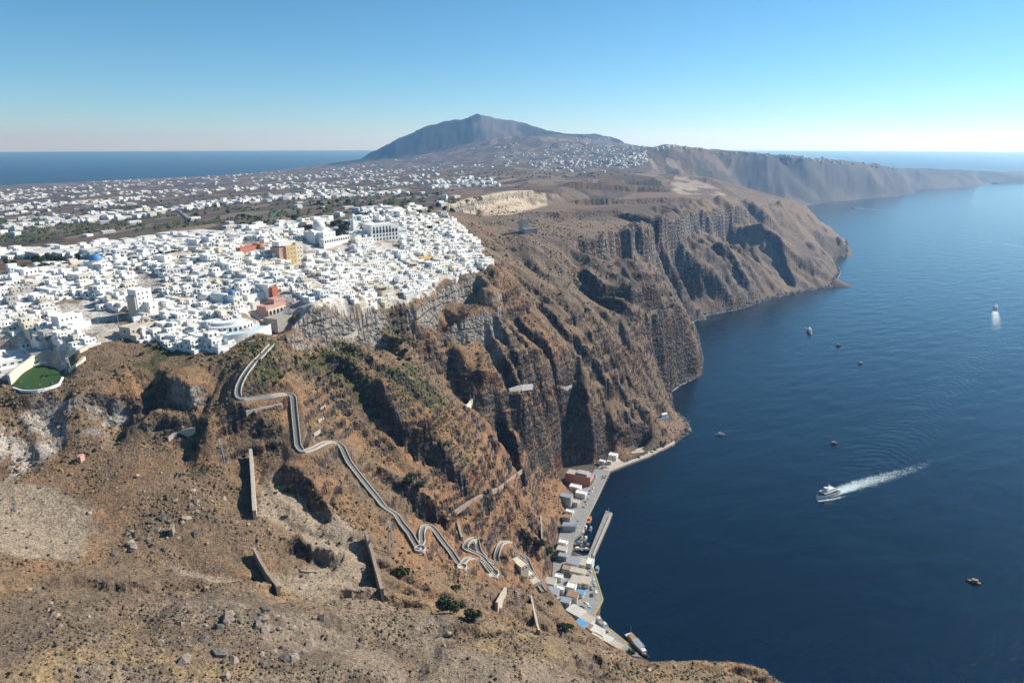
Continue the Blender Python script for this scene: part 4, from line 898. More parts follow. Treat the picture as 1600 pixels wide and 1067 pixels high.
o = thing('bell_tower', 'slim white bell tower standing to the right of the cathedral', 'bell tower', (bx, by, bz), FACE)
block(o, 'shaft', -2.4, 2.4, -2.4, 2.4, -6, 15, M['white']); 
part('belfry', MB().box(-2.6, -1.5, -2.6, -1.5, 15, 19).box(1.5, 2.6, -2.6, -1.5, 15, 19).box(-2.6, -1.5, 1.5, 2.6, 15, 19).box(1.5, 2.6, 1.5, 2.6, 15, 19).box(-2.8, 2.8, -2.8, 2.8, 19, 19.8).mesh('belfry', M['white']), o)
part('dome', MB().dome(2.2, 19.8, 12).mesh('dome', M['white']), o)
# arcaded hotel
(hx, hy, hz), dep = stand(603, 376)
o = thing('arcaded_hotel', 'big white four-storey building with rows of arched windows', 'building', (hx, hy, hz), FACE-0.25)
block(o, 'wall', -16, 0, -18, 18, -10, 17, M['white'], 0.9)
for fl in range(4):
    for i in range(8 if fl < 3 else 6): part('arch', ARCH if fl != 2 else ARCHBIG, o, (-0.1, -14.5+4.1*i, 1.0+4.0*fl-(0.4 if fl == 2 else 0)))
block(o, 'side_wing', -14, -2, 18, 30, -10, 11, M['white'], 0.7)
for i in range(4): part('window', WINW, o, (-2.0, 19.8+2.7*i, 8))
# ochre and pink tall building
(hx, hy, hz), dep = stand(462, 412)
o = thing('tall_ochre_building', 'tall ochre and pink building with white top floor on the slope', 'building', (hx, hy, hz), FACE-0.05)
block(o, 'wall', -12, 0, -9, 2, -10, 17, M['ochre']); block(o, 'pink_wing', -14, -1.5, -15.5, -9.05, -12, 15.5, M['pink'], 0.5); block(o, 'cream_wing', -11, -0.6, 2.05, 10, -10, 18.5, M['cream'], 0.6); block(o, 'top_floor', -13, -3, -14, 4, 17.03, 20.5, M['white'], 0.5)
for fl in range(4):
    for y in (-7, -3.5, 0.0): part('window', WIN, o, (0.0, y, 2.5+3.8*fl))
    for y in (4.5, 7.5): part('window', WIN, o, (-0.6, y, 2.5+3.8*fl))
    part('window', WIN, o, (-1.5, -12, 2.5+3.6*fl))
# pink mansion with court
(hx, hy, hz), dep = stand(432, 492)
o = thing('pink_mansion', 'pink mansion with four pale arches above a paved court', 'building', (hx, hy, hz), FACE+0.15)
block(o, 'wall', -10, -1, -9, 12, -6, 7.5, M['pink'], 0.5); block(o, 'upper_floor', -9, -3, 2, 12.5, 7.5, 11, M['pink'], 0.4); block(o, 'arcade_front', -0.98, 0.0, -8, 12, -6, 5.2, M['cream'])
for i in range(5): part('arch', ARCHBIG, o, (-0.1, -5.8+3.9*i, 0.3))
for y in (4, 7, 10): part('window', WIN, o, (-3.0, y, 9.3))
part('stair', MB().add([(0, -9, -3), (0, -13, -3), (-14, -13, 5), (-14, -9, 5), (0, -9, -7), (0, -13, -7), (-14, -13, -7), (-14, -9, -7)], [(0, 1, 2, 3), (7, 6, 5, 4), (0, 4, 5, 1), (1, 5, 6, 2), (2, 6, 7, 3), (3, 7, 4, 0)]).mesh('stair', M['cream']), o)
ct = part('court', ring(MB().box(0.05, 13, -14, 14, -9, 0.2), 0.3, 13.03, -14.03, 14.03, 0.15, 1.1, 0.5).mesh('court', M['paving']), o)
(hx, hy, hz), dep = stand(420, 458)
o = thing('red_walled_house', 'white block with one dark red side wall above the pink mansion', 'house', (hx, hy, hz), FACE+0.1); block(o, 'wall', -10, 4, -4, 4, -6, 7, M['white'], 0.5); block(o, 'red_wall', 4.03, 7, -3, 3, -6, 5.5, M['red'])
for y in (-2, 0, 2): part('window', WIN, o, (4.0, y, 6.0))
(hx, hy, hz), dep = stand(390, 393)
o = thing('red_building', 'long low orange-red building on the plateau edge', 'building', (hx, hy, hz), FACE+0.2); block(o, 'wall', -6, 0, -12, 12, -4, 4.2, M['red'], 0.5); block(o, 'end_wing', -5, 3, 12.05, 18, -4, 5.5, M['orange'])
for i in range(7): part('window', WIN, o, (0, -10+3.3*i, 2.2))
(hx, hy, hz), dep = stand(152, 420)
o = thing('blue_domed_church', 'plateau church with a dark blue dome among white roofs', 'church', (hx, hy, hz), FACE); block(o, 'wall', -9, 6, -6, 6, -4, 6, M['white'], 0.4)
part('drum', MB().lathe([(5.0, 6), (5.0, 7.6), (5.3, 7.7)], 18).mesh('drum', M['white']), o); part('dome', MB().dome(5.2, 7.65, 18).mesh('dome', M['bluedome']), o)
for y in (-3, 0, 3): part('window', WIN, o, (6, y, 3))
(hx, hy, hz), dep = stand(668, 412)
o = thing('yellow_house', 'small yellow ochre house with arches amid the white steep quarter', 'house', (hx, hy, hz), FACE-0.1); block(o, 'wall', -7, 0, -9, 7, -6, 7, M['ochre'], 0.4); block(o, 'cream_wing', -6, 2, 7.05, 16, -7, 6, M['cream'], 0.4)
for i in range(4): part('arch', ARCHBIG, o, (-0.1, -6.5+3.8*i, 0.6))
(hx, hy, hz), dep = stand(228, 494)
o = thing('tall_white_block', 'tall white block with a bare tan flank on the terraces', 'building', (hx, hy, hz), FACE+0.1); block(o, 'wall', -9, 0, -5, 7, -6, 19, M['white'], 0.5); block(o, 'flank', -8.8, -0.3, -6.4, -5.03, -8, 15, M['beige']); block(o, 'lower_wing', 0.03, 5, 0, 7, -8, 10, M['white'], 0.5)
for fl in range(4):
    for y in (-3, 0, 3.5): part('window', WIN, o, (0, y, 6.5+3.4*fl) if not (fl == 0 and y >= 0) else (5.0 if y >= 0 else 0, y, 6.5))
(hx, hy, hz), dep = stand(118, 512)
o = thing('white_cliff_house', 'bright white stepped house on the cliff edge above dry brown ground', 'house', (hx, hy, hz), FACE+0.1); block(o, 'wall', -8, 0, -10, 6, -7, 9, M['white'], 0.5); block(o, 'lower_wing', 0.03, 5, -4, 8, -9, 3.5, M['white'], 0.6)
for y in (-7.5, -4.5, -1.5, 1.5): part('window', WIN, o, (0.0, y, 7))
# curved terrace in pale blue
(hx, hy, hz), dep = stand(378, 522)
o = thing('curved_terrace', 'curved pale blue restaurant terrace with white parapet above the path', 'terrace', (hx, hy, hz), FACE)
def arc_band(r0, r1, z0, z1, a0, a1, n, mat, nm, c=(0, 0)):
    vs = []; 
    for i in range(n+1):
        a = a0+(a1-a0)*i/n
        for r_ in (r0, r1):
            for z_ in (z0, z1): vs.append((c[0]+r_*math.cos(a), c[1]+r_*math.sin(a), z_))
    fs = []
    for i in range(n):
        k = 4*i; fs += [(k+1, k+3, k+7, k+5), (k, k+4, k+6, k+2), (k+2, k+6, k+7, k+3), (k, k+1, k+5, k+4)]
    fs += [(0, 2, 3, 1), (4*n, 4*n+1, 4*n+3, 4*n+2)]
    return MB().add(vs, fs).mesh(nm, mat)
M['paleblue'] = simple('pale_blue_floor', (0.50, 0.66, 0.72), 0.7, 0.1, 0.5)
part('floor', arc_band(18, 30, -10, 1.0, R(-70), R(35), 18, M['paleblue'], 'floor', (-24, 6)), o); part('parapet', arc_band(29.7, 30.4, -10, 2.1, R(-70), R(35), 18, M['white'], 'parapet', (-24, 6)), o); part('rear_wall', arc_band(14, 18.3, -10, 4.5, R(-75), R(35), 18, M['white'], 'rear_wall', (-24, 6)), o)
for i in range(9): a = R(-62+11*i); b = part('arch', ARCH, o, (-24+18.15*math.cos(a), 6+18.15*math.sin(a), 1.05)); b.rotation_euler = (0, 0, a)
part('upper_terrace', arc_band(6, 13.8, -8, 6.5, R(-80), R(30), 14, M['white'], 'upper_terrace', (-24, 6)), o)
# hotel with lawn at the left edge
(hx, hy, hz), dep = stand(18, 578)
o = thing('cliff_hotel', 'white flat-roofed hotel beside the green lawn at the cliff edge', 'building', (hx, hy, hz), FACE-0.15); block(o, 'wall', -22, -4, -14, 12, -10, 4.0, M['white'], 0.6); block(o, 'lower_wing', -3.95, 3, -6, 10, -10, 1.2, M['white'], 0.6); block(o, 'grey_wing', -14, -2, 12.05, 24, -6, 7, M['grey'], 0.5)
for y in (-11, -8, -5): part('window', WINW, o, (-4, y, 2.2))
for y in (-2, 2, 6): part('window', WINW, o, (-3.95, y, 3.0))
lp = [spot(u, v) for u, v in ((20,604),(34,584),(60,568),(88,575),(98,588),(92,598),(75,605),(50,609))]
lz = LAWN_Z+0.3; lw = [at(u, v, lz)[:2] for u, v in ((20,604),(34,584),(60,568),(88,575),(98,588),(92,598),(75,605),(50,609))]
ol = link('lawn', MB().prism(lw, lz-1, lz).mesh('lawn', M['lawn']), kind='structure')
def wall_along(name, wp_, h, th, mat, label, cat='wall', below=3.0, lean=None):
    """a wall that follows the ground; wp_ world points"""
    p = resample(np.array(wp_, float), 3.0); p[:, 2] = smooth1(p[:, 2], 3); t = np.gradient(p[:, :2], axis=0); t /= np.hypot(t[:, 0], t[:, 1])[:, None]+1e-9; nrm = np.stack([-t[:, 1], t[:, 0]], -1); vs = []; fs = []
    for i in range(len(p)):
        jt = rnd.uniform(-0.35, 0.2)*min(1.0, h*0.4)
        for sgn in (-1, 1):
            for z_ in (p[i, 2]-below, p[i, 2]+h+jt): vs.append((p[i, 0]+sgn*nrm[i, 0]*th/2, p[i, 1]+sgn*nrm[i, 1]*th/2, z_))
    for i in range(len(p)-1):
        k = 4*i; fs += [(k+1, k+3, k+7, k+5), (k+2, k+6, k+7, k+3), (k, k+1, k+5, k+4), (k, k+4, k+6, k+2)]
    k = 4*(len(p)-1); fs += [(0, 2, 3, 1), (k, k+1, k+3, k+2)]
    c0 = p.mean(0); me_ = MB().add([(v_[0]-c0[0], v_[1]-c0[1], v_[2]-c0[2]) for v_ in vs], fs).mesh(name, mat); bm = bmesh.new(); bm.from_mesh(me_); bmesh.ops.recalc_face_normals(bm, faces=bm.faces); bm.to_mesh(me_); bm.free()
    return solo(name, me_, label, cat, tuple(c0))
wall_along('lawn_wall', [(*at(u, v, lz)[:2], lz) for u, v in ((20,606),(35,611),(55,611),(75,607),(93,600),(98,590))], 0.6, 0.9, M['white'], 'curved white wall around the foot of the green lawn', below=2.2)
wall_along('garden_wall', [(*at(u, v, lz+3)[:2], lz+1) for u, v in ((14,592),(30,578),(46,566),(58,556))], 4.5, 1.2, M['cream'], 'straight cream wall between the hotel and the lawn', below=6)
# unfinished tower on the headland
(hx, hy, hz), dep = stand(818, 362)
o = thing('stone_tower', 'lone grey unfinished tower house on the bare headland', 'tower', (hx, hy, hz), 0.5); block(o, 'wall', -5, 5, -5, 5, -5, 15, M['beige'], 0.6); block(o, 'annex', -5, 4, -13, -5.05, -5, 5, M['grey'], 0.3); block(o, 'ruined_wing', 5.05, 20, -4, 4, -6, 4, M['stonewall'])
for z_ in (3, 7, 11):
    for x in (-2.5, 2.5): wv = part('window', PROTO['cube'][4][1], o, (x, -5.0, z_))
block(o, 'roof_room', -3, 2, -2, 3, 15.02, 18, M['grey'])
# sports court
cw = [at(u, v, spot(438, 335)[2]+0.6) for u, v in ((418,338),(428,331),(466,330),(462,337))]; zc_ = max(p[2] for p in [spot(438, 335)])+0.5
link('sports_court', MB().prism([p[:2] for p in cw], zc_-6, zc_).mesh('sports_court', M['pitch']), kind='structure')
print('landmarks', round(time.time()-T0, 1))

# ------------------------------------------------------------------ roads of the plain
def road(px, width, name='road'):
    p = resample(np.array([spot(u, v) for u, v in px]), 12.0); 
    for c in (0, 1): p[:, c] = smooth1(p[:, c], 3)
    p[:, 2] = smooth1(ground(p[:, 0], p[:, 1]), 3)+0.5; t = np.gradient(p[:, :2], axis=0); t /= np.hypot(t[:, 0], t[:, 1])[:, None]; nr = np.stack([-t[:, 1], t[:, 0]], -1); n = len(p)
    V = np.concatenate([np.c_[p[:, :2]+nr*width/2, p[:, 2]], np.c_[p[:, :2]-nr*width/2, p[:, 2]], np.c_[p[:, :2]+nr*(width/2+1), p[:, 2]-3], np.c_[p[:, :2]-nr*(width/2+1), p[:, 2]-3]]); i = np.arange(n-1)
    F = np.concatenate([np.c_[i, i+n, i+n+1, i+1], np.c_[i+2*n, i, i+1, i+2*n+1], np.c_[i+n, i+3*n, i+3*n+1, i+n+1]]); link(name, make_mesh(name, V, F[:, ::-1]), M['tarmac'], kind='structure')
road([(0,378),(90,368),(200,354),(300,347),(400,334),(500,322),(600,312),(690,303),(760,292),(830,282)], 9); road([(560,300),(640,286),(720,276),(800,268),(880,258),(940,246)], 10); road([(0,335),(120,328),(260,318),(400,305),(540,290)], 10); road([(300,347),(280,330),(240,312),(210,298)], 9)
(hx, hy, hz), dep = stand(752, 182)
o = thing('summit_station', 'tiny radar station on top of the mountain', 'building', (hx, hy, hz-4), 0.3); block(o, 'wall', -30, 30, -12, 12, -8, 10, M['grey']); part('radome', MB().dome(12, 9, 12, 0, (-10, 0)).mesh('radome', M['white']), o); part('mast', MB().tube((20, 0, 8), (20, 0, 34), 1.2).mesh('mast', M['steel']), o)
# ------------------------------------------------------------------ the stepped mule path
M['cobblelight'] = simple('worn_step_edge', (0.235, 0.225, 0.21), 0.9, 0.3, 1.5)
for k, p in enumerate(PATHS):
    t = np.gradient(p[:, :2], axis=0); t /= np.hypot(t[:, 0], t[:, 1])[:, None]; nrm = np.stack([-t[:, 1], t[:, 0]], -1)
    root = link('stepped_path', None, kind='structure')
    root.empty_display_size = 0.5
    fl_len = 34
    for a in range(0, len(p)-1, fl_len):
        b = min(len(p)-1, a+fl_len); st = MB()
        for i in range(a, b):
            q4 = [p[i, :2]-1.5*nrm[i], p[i+1, :2]-1.5*nrm[i+1], p[i+1, :2]+1.5*nrm[i+1], p[i, :2]+1.5*nrm[i]]
            zz_ = [p[i, 2], p[i+1, 2], p[i+1, 2], p[i, 2]]; st.add([(q[0], q[1], z_) for q, z_ in zip(q4, zz_)]+[(q[0], q[1], z_-1.6) for q, z_ in zip(q4, zz_)], [(0, 1, 2, 3), (7, 6, 5, 4), (0, 4, 5, 1), (2, 6, 7, 3)])
        st_ = st.mesh('flight', M['cobble'], M['cobblelight']); bm = bmesh.new(); bm.from_mesh(st_); bmesh.ops.recalc_face_normals(bm, faces=bm.faces); bm.to_mesh(st_); bm.free(); part('flight', st_, root)
        for sgn in (-1, 1):
            wl_ = MB(); vs = []
            for i in range(a, b+1):
                for off in (1.5, 1.95):
                    for z_ in (p[i, 2]-4.2, p[i, 2]+0.8): vs.append((*(p[i, :2]+sgn*off*nrm[i]), z_))
            fs = []
            for i in range(b-a):
                m_ = 4*i; fs += [(m_+1, m_+5, m_+7, m_+3), (m_+2, m_+3, m_+7, m_+6), (m_, m_+4, m_+5, m_+1)]
            m_ = 4*(b-a); fs += [(0, 1, 3, 2), (m_, m_+2, m_+3, m_+1)]
            wl_.add(vs, fs); me_ = wl_.mesh('parapet_wall', M['parapet']); bm = bmesh.new(); bm.from_mesh(me_); bmesh.ops.recalc_face_normals(bm, faces=bm.faces); bm.to_mesh(me_); bm.free()
            part('parapet_wall', me_, root)
# bastions that carry the hairpins
def bastion(u, v, r, h, label, up=0.9):
    x, y, z = spot(u, v); b = MB(); n = 16
    b.lathe([(r+h*0.10, -h), (r, 0.0), (r, up), (r-0.6, up), (r-0.6, 0.05), (0.01, 0.05)], n)
    o = thing('bastion', label, 'bastion', (x, y, z+0.6)); part('wall', b.mesh('wall', M['parapet']), o)
    bt = MB()
    for k in range(5): a = R(-120+40*k); bt.box(r+0.1, r+1.1, -0.5, 0.5, -h, -0.8, 0, a, (0, 0, 0), 0.1)
    part('buttress', bt.mesh('buttress', M['parapet']), o)
bastion(768, 897, 5.0, 9, 'round stone bastion carrying the lowest sharp bend of the mule path')
bastion(656, 859, 3.4, 6, 'small stone bastion at the bend below the long straight flight')
bastion(722, 887, 3.2, 5, 'small stone bastion at the second bend above the port')
# walls on the slope
def wall_px(name, px, h, th, mat, label, below=3.0): return wall_along(name, [spot(u, v) for u, v in px], h, th, mat, label, below=below)
wall_px('retaining_wall', [(393,716),(396,760),(399,812)], 6.0, 1.8, M['palewall'], 'long pale wall running straight down the slope in the middle of the hillside')
wall_px('retaining_wall', [(398,868),(414,900),(436,930)], 5.0, 1.4, M['stonewall'], 'dark short wall across the sandy wash below the pale wall')
wall_px('retaining_wall', [(572,842),(583,880),(598,936)], 6.0, 1.6, M['stonewall'], 'brown wall crossing the wash just left of the hairpin bends')
wall_px('curved_wall', [(263,689),(275,680),(290,676),(306,674)], 2.6, 1.0, M['palewall'], 'short curved pale wall left of the zigzag path')
wall_px('retaining_wall', [(776,954),(783,942),(790,930)], 6.0, 1.6, M['palewall'], 'tall pale wall below the round bastion')
wall_px('retaining_wall', [(830,935),(836,965),(842,990)], 2.6, 1.2, M['palewall'], 'thin wall dropping beside the port houses')
wall_px('retaining_wall', [(845,812),(846,830),(847,848)], 4.0, 1.2, M['palewall'], 'narrow upright wall above the quay')
wall_px('retaining_wall', [(716,822),(719,836),(722,846)], 4.0, 1.6, M['palewall'], 'stub of wall above the middle bends')
wall_px('retaining_wall', [(383,640),(410,634),(440,628)], -0.5, 2.4, M['palewall'], 'pale buttressed wall under the upper crossing of the path', 7.0)
wall_px('retaining_wall', [(932,532),(950,527),(958,518)][:0] or [(535,530),(550,526),(558,518)], 2.0, 1.2, M['palewall'], 'short curved wall at the foot of the grey cliff')
wall_px('retaining_wall', [(728,641),(735,636),(738,630)], 4.5, 1.6, M['cream'], 'small bright wall below the orange cone')
wall_px('retaining_wall', [(795,612),(815,606),(832,604)], 3.0, 1.4, M['grey'], 'pale ledge wall under the dark amphitheatre')
wall_px('retaining_wall', [(865,600),(880,604),(892,598)][:0] or [(870,604),(885,607),(893,603)], 1.6, 1.2, M['grey'], 'thin ledge wall on the second spur')
wall_px('retaining_wall', [(700,806),(740,780),(780,762),(815,735)], 1.2, 1.0, M['stonewall'], 'low wall climbing diagonally above the port slope')
wall_px('retaining_wall', [(420,920+0),(425,905)][:0] or [(470,893),(490,895),(505,893)], 1.0, 0.9, M['stonewall'], 'low wall at the foot of the brown mound in the wash')
wall_px('ruined_wall', [(268,838),(271,828)], 4.0, 1.6, M['palerock'], 'stub of ruined wall among boulders in the lower left')
wall_px('ruined_wall', [(124,723),(130,717)], 3.4, 2.2, M['pink'], 'reddish ruin stub under the pale left cliff')
wall_px('terrace_wall', [(105,560),(122,552),(136,545)], 2.5, 2.0, M['cream'], 'cream terrace wall below the bright cliff house')
wall_px('terrace_wall', [(108,582),(120,572),(132,562)], 2.2, 2.0, M['cream'], 'cream wall stub right of the lawn')
wall_px('terrace_wall', [(150,528),(180,520),(212,532)], 2.0, 2.2, M['palewall'], 'pale wall along the dirt yard on the rim')
wall_px('terrace_wall', [(318,690),(350,700)][:0] or [(388,536),(405,532),(420,531)], 1.2, 1.2, M['palewall'], 'low wall above the top of the mule path')
for a_, b_, c_ in (((500,640),(508,634),'upper'), ((497,660),(505,654),'middle'), ((490,680),(500,673),'lower')): wall_px('terrace_wall', [a_, b_], 1.2, 1.0, M['palewall'], c_+' short terrace wall right of the straight flight')
# white chapel terraces on the shore point and wayside niches
(hx, hy, hz), dep = stand(1030, 655)
o = thing('shore_chapel', 'white chapel and terrace on the rocky point above the shore', 'chapel', (hx, hy, hz), 0.5); block(o, 'terrace', -14, 12, -2.5, 2.5, -4, 1.2, M['white'], 0.8); block(o, 'wall', 3, 11, -2.2, 2.4, 1.2, 5, M['white'], 0.3); part('roof', MB().vault(3, 11, -2.25, 2.45, 4.98, 7, 0, 0.6).mesh('vault_roof', M['white']), o); part('door', PROTO['cube'][4][1], o, (7, -2.2, 2.6))
# lattice masts of the cable line, lamp pole
def mast(u, v, h, w0, label):
    x, y, z = spot(u, v); o = thing('lattice_mast', label, 'mast', (x, y, z-0.5), 0.4)
    lg = [(-w0, -w0), (w0, -w0), (w0, w0), (-w0, w0)]
    for cx0, cy0 in lg: part('leg', MB().tube((cx0, cy0, 0), (cx0*0.35, cy0*0.35, h), 0.13, 5).mesh('leg', M['steel']), o)
    br = MB(); nb_ = 7
    for k in range(nb_):
        f0, f1 = 1-0.65*k/nb_, 1-0.65*(k+1)/nb_
        for i in range(4): (ax, ay), (bx, by) = lg[i], lg[(i+1) % 4]; br.tube((ax*f0, ay*f0, h*k/nb_), (bx*f1, by*f1, h*(k+1)/nb_), 0.07, 4); br.tube((ax*f1, ay*f1, h*(k+1)/nb_), (bx*f1, by*f1, h*(k+1)/nb_), 0.07, 4)
    part('bracing', br.mesh('bracing', M['steel']), o); part('crossarm', MB().box(-0.3, 0.3, -2.6, 2.6, h-0.6, h-0.2).box(-0.3, 0.3, -2.0, 2.0, h-2.4, h-2.0).mesh('crossarm', M['steel']), o)
mast(349, 735, 19, 1.5, 'steel lattice mast on the slope left of the pale wall')
mast(611, 868, 21, 1.6, 'steel lattice mast beside the long straight flight of steps')
mast(108, 580, 9, 1.3, 'short lattice mast below the bright cliff house')
mast(808, 945, 10, 1.0, 'small lattice mast below the round bastion')
def pole(u, v, h, label):
    x, y, z = spot(u, v); o = thing('lamp_pole', label, 'lamp pole', (x, y, z-0.4)); part('pole', MB().tube((0, 0, 0), (0, 0, h), 0.16, 6, 0, 0.08).mesh('pole', M['steel']), o); part('lamp', MB().box(-0.2, 1.2, -0.15, 0.15, h-0.1, h+0.1).mesh('lamp', M['steel']), o)
pole(188, 524, 20, 'tall thin lamp pole at the edge of the dirt yard'); pole(155, 515, 9, 'short lamp pole beside the bright cliff house')
print('slope', round(time.time()-T0, 1))
# ------------------------------------------------------------------ the old port
QZ = 2.3
qw = [at(u, v, QZ)[:2] for u, v in QUAY_PX]
link('quay', MB().prism(qw, -6, QZ).mesh('quay', M['concrete']), kind='structure')
pier_px = [(918,869),(928,869),(953,812),(957,801),(947,797),(943,806)]
pier = link('pier', MB().prism([at(u, v, QZ)[:2] for u, v in pier_px], -6, QZ+0.01).mesh('pier', M['concrete']), kind='structure')
p0, p1 = np.array(at(926, 868, QZ)[:2]), np.array(at(953, 806, QZ)[:2]); dv = (p1-p0); Lp = np.hypot(*dv); 
part('parapet', MB().box(0, Lp, -0.4, 0.4, QZ, QZ+1.0, 0, math.atan2(dv[1], dv[0]), (p0[0], p0[1], 0)).mesh('parapet', M['parapet']), pier)
hx, hy = at(951, 800, QZ)[:2]; part('beacon', MB().tube((hx, hy, QZ), (hx, hy, QZ+4), 0.25, 8).box(-0.6, 0.6, -0.6, 0.6, QZ, QZ+0.6, 0, 0, (hx, hy, 0)).mesh('beacon', M['steel']), pier)
ke = QUAY_PX[:4]+QUAY_PX[8:13]
for (a_, b_) in list(zip(QUAY_PX[:3], QUAY_PX[1:4]))+list(zip(QUAY_PX[7:12], QUAY_PX[8:13])):
    A, B = np.array(at(*a_, QZ)[:2]), np.array(at(*b_, QZ)[:2]); d = B-A; L = np.hypot(*d); nn = np.array((-d[1], d[0]))/L
    part('kerb', MB().box(0, L, -0.25, 0.35, QZ-0.02, QZ+0.22, 0, math.atan2(d[1], d[0]), (A[0]+nn[0]*0.1, A[1]+nn[1]*0.1, 0)).mesh('kerb', M['yellow'] if a_[1] > 880 else M['parapet']), bpy.data.objects['quay'])
# gravel shore walk to the point
gw = [(953,736),(975,727),(1010,714),(1055,692),(1052,685),(1020,694),(985,704),(960,710),(945,720),(935,731)]
link('shore_path', MB().prism([at(u, v, 2.0)[:2] for u, v in gw], -4, 2.1).mesh('shore_path', M['palewall']), kind='structure')
def port_house(u, v, wx, wy, h, mat, label, rz=-0.55, roof=None, z=None, wins=True, par=0.4, name='port_house'):
    zz = QZ if z is None else z; x, y, _ = at(u, v, zz)
    if z is None: zz = max(QZ, float(ground(x, y))-0.3) if True else zz; x, y, _ = at(u, v, zz)
    o = thing(name, label, 'house', (x, y, zz), rz)
    block(o, 'wall', -wx/2, wx/2, -wy/2, wy/2, -4, h, M[mat], 0 if roof else par)
    if roof: part('roof', MB().box(-wx/2-0.3, wx/2+0.3, -wy/2-0.3, wy/2+0.3, h, h+0.3).mesh('roof', M[roof]), o)
    if wins:
        for yy in np.arange(-wy/2+1.5, wy/2-1, 2.6): part('window', WIN, o, (wx/2, float(yy), 1.9))
        part('door', DOOR, o, (wx/2, 0.3, 0.05)); part('window', PROTO['cube'][4][1], o, (0, -wy/2, 2.0))
        if h > 6:
            for yy in np.arange(-wy/2+1.5, wy/2-1, 2.6): part('window', WIN, o, (wx/2, float(yy), 5.4))
    return o
PZ = -0.42
o = port_house(905, 752, 26, 11, 9, 'terracotta', 'large terracotta warehouse with pale flat roof on the quay', PZ, None, QZ, True, 0.5, 'warehouse')
part('roof', MB().box(-12, 12, -5, 5, 9.0, 9.3).box(-2, 9, -3.5, 4.5, 9.3, 11.0).mesh('roof', M['grey']), o); part('gable_front', MB().box(12.9, 13.3, -5.6, 5.6, -4, 9.8).mesh('gable_front', M['pink']), o)
for i in range(3): part('arch', ARCHBIG, o, (13.2, -3.6+3.6*i, 0.2))
port_house(958, 716, 9, 8, 5, 'white', 'white cube house standing alone at the north end of the quay', PZ)
port_house(941, 724, 6, 5, 3.4, 'white', 'tiny white house next to the lone cube house at the quay end', PZ)
port_house(899, 766, 11, 7, 5, 'white', 'white barrel house just below the terracotta warehouse', PZ)
port_house(908, 775, 10, 7, 4.4, 'white', 'white quayside house in front of the barrel house', PZ)
port_house(885, 782, 11, 7, 5.5, 'grey', 'pale grey house against the slope', PZ, 'tin')
port_house(897, 788, 9, 7, 4.2, 'beige', 'sand-coloured house next to the pale grey house', PZ)
port_house(890, 803, 7, 5, 3.6, 'white', 'small white hut by the harbour steps', PZ)
o = port_house(889, 826, 11, 8, 3.6, 'grey', 'grey shed with curved tin roof beside the small boats', -0.05, None, None, False, 0); part('roof', MB().vault(-5.6, 5.6, -4.1, 4.1, 3.58, 8, 0, 0.45).mesh('vault_roof', M['tin']), o)
ph = [(897,884,9,9,4.5,'white','tin','white house with grey tin roof at the pier root'),(909,884,7,9,4.0,'beige','awning','beige canopy house right of the tin roof'),(922,882,5,9,3.6,'white',None,'narrow white kiosk at the water edge by the pier'),(903,897,12,6,3.6,'cream','awning','long cream restaurant under a canvas roof'),
 (901,912,9,9,4.4,'beige','awning','square sand-roofed tavern in the middle of the quay'),(914,912,8,9,3.6,'cream','awning','sand-roofed tavern nearer the water'),(893,922,7,7,4.6,'white',None,'white house behind the taverns'),(895,936,8,7,4.6,'beige','brownroof','house with brown tiled roof below the taverns'),
 (907,930,5,5,3.0,'white','blueawn','small kiosk with bright blue awning'),(860,915,8,8,4.4,'cream','grey','cream house with grey roof at the foot of the path'),(863,930,9,8,4.4,'grey','tin','grey tin-roofed house beside the ramp'),(873,905,6,5,3.6,'white',None,'small white house above the taverns'),
 (900,962,12,9,4.6,'white','roofpale','white house at the bend of the quay'),(915,972,12,7,4.4,'white','awning','long white house below the bend'),(908,983,8,6,5.2,'white','blueawn','white house with blue roof terrace'),(930,990,12,7,4.2,'white','roofpale','white terraced house along the south quay'),
 (945,1003,10,6,4.0,'white','roofpale','white house near the tour boat'),(962,1013,9,5,3.6,'beige','awning','last white house before the spur'),(880,872,7,6,3.6,'grey','tin','grey hut behind the harbour trees'),(885,893,6,7,4.2,'stonewall',None,'stone hut behind the long restaurant'),(932,1003,8,5,5.0,'cream',None,'cream house behind the terraced house')]
for u, v, wx, wy, h, mat, rf, lab in ph: port_house(u, v, wx, wy, h, mat, lab, -0.35 if v < 950 else -0.72, rf)
for (u, v, wx, wy, h, mt, lab) in ((812,884,7,12,3.4,'cream','upper cream donkey shelter beside the ramp to the port'),(822,898,7,12,3.4,'cream','middle cream donkey shelter beside the ramp'),(834,913,9,9,4.2,'beige','lower beige house at the end of the ramp')):
    x, y, z = spot(u, v); o = thing('shelter', lab, 'shelter', (x, y, z), 0.65); block(o, 'wall', -wx/2, wx/2, -wy/2, wy/2, -6, h, M[mt], 0.4); part('window', PROTO['cube'][4][1], o, (1.5, -wy/2, 1.6)); part('window', PROTO['cube'][4][1], o, (-1.5, -wy/2, 1.6))

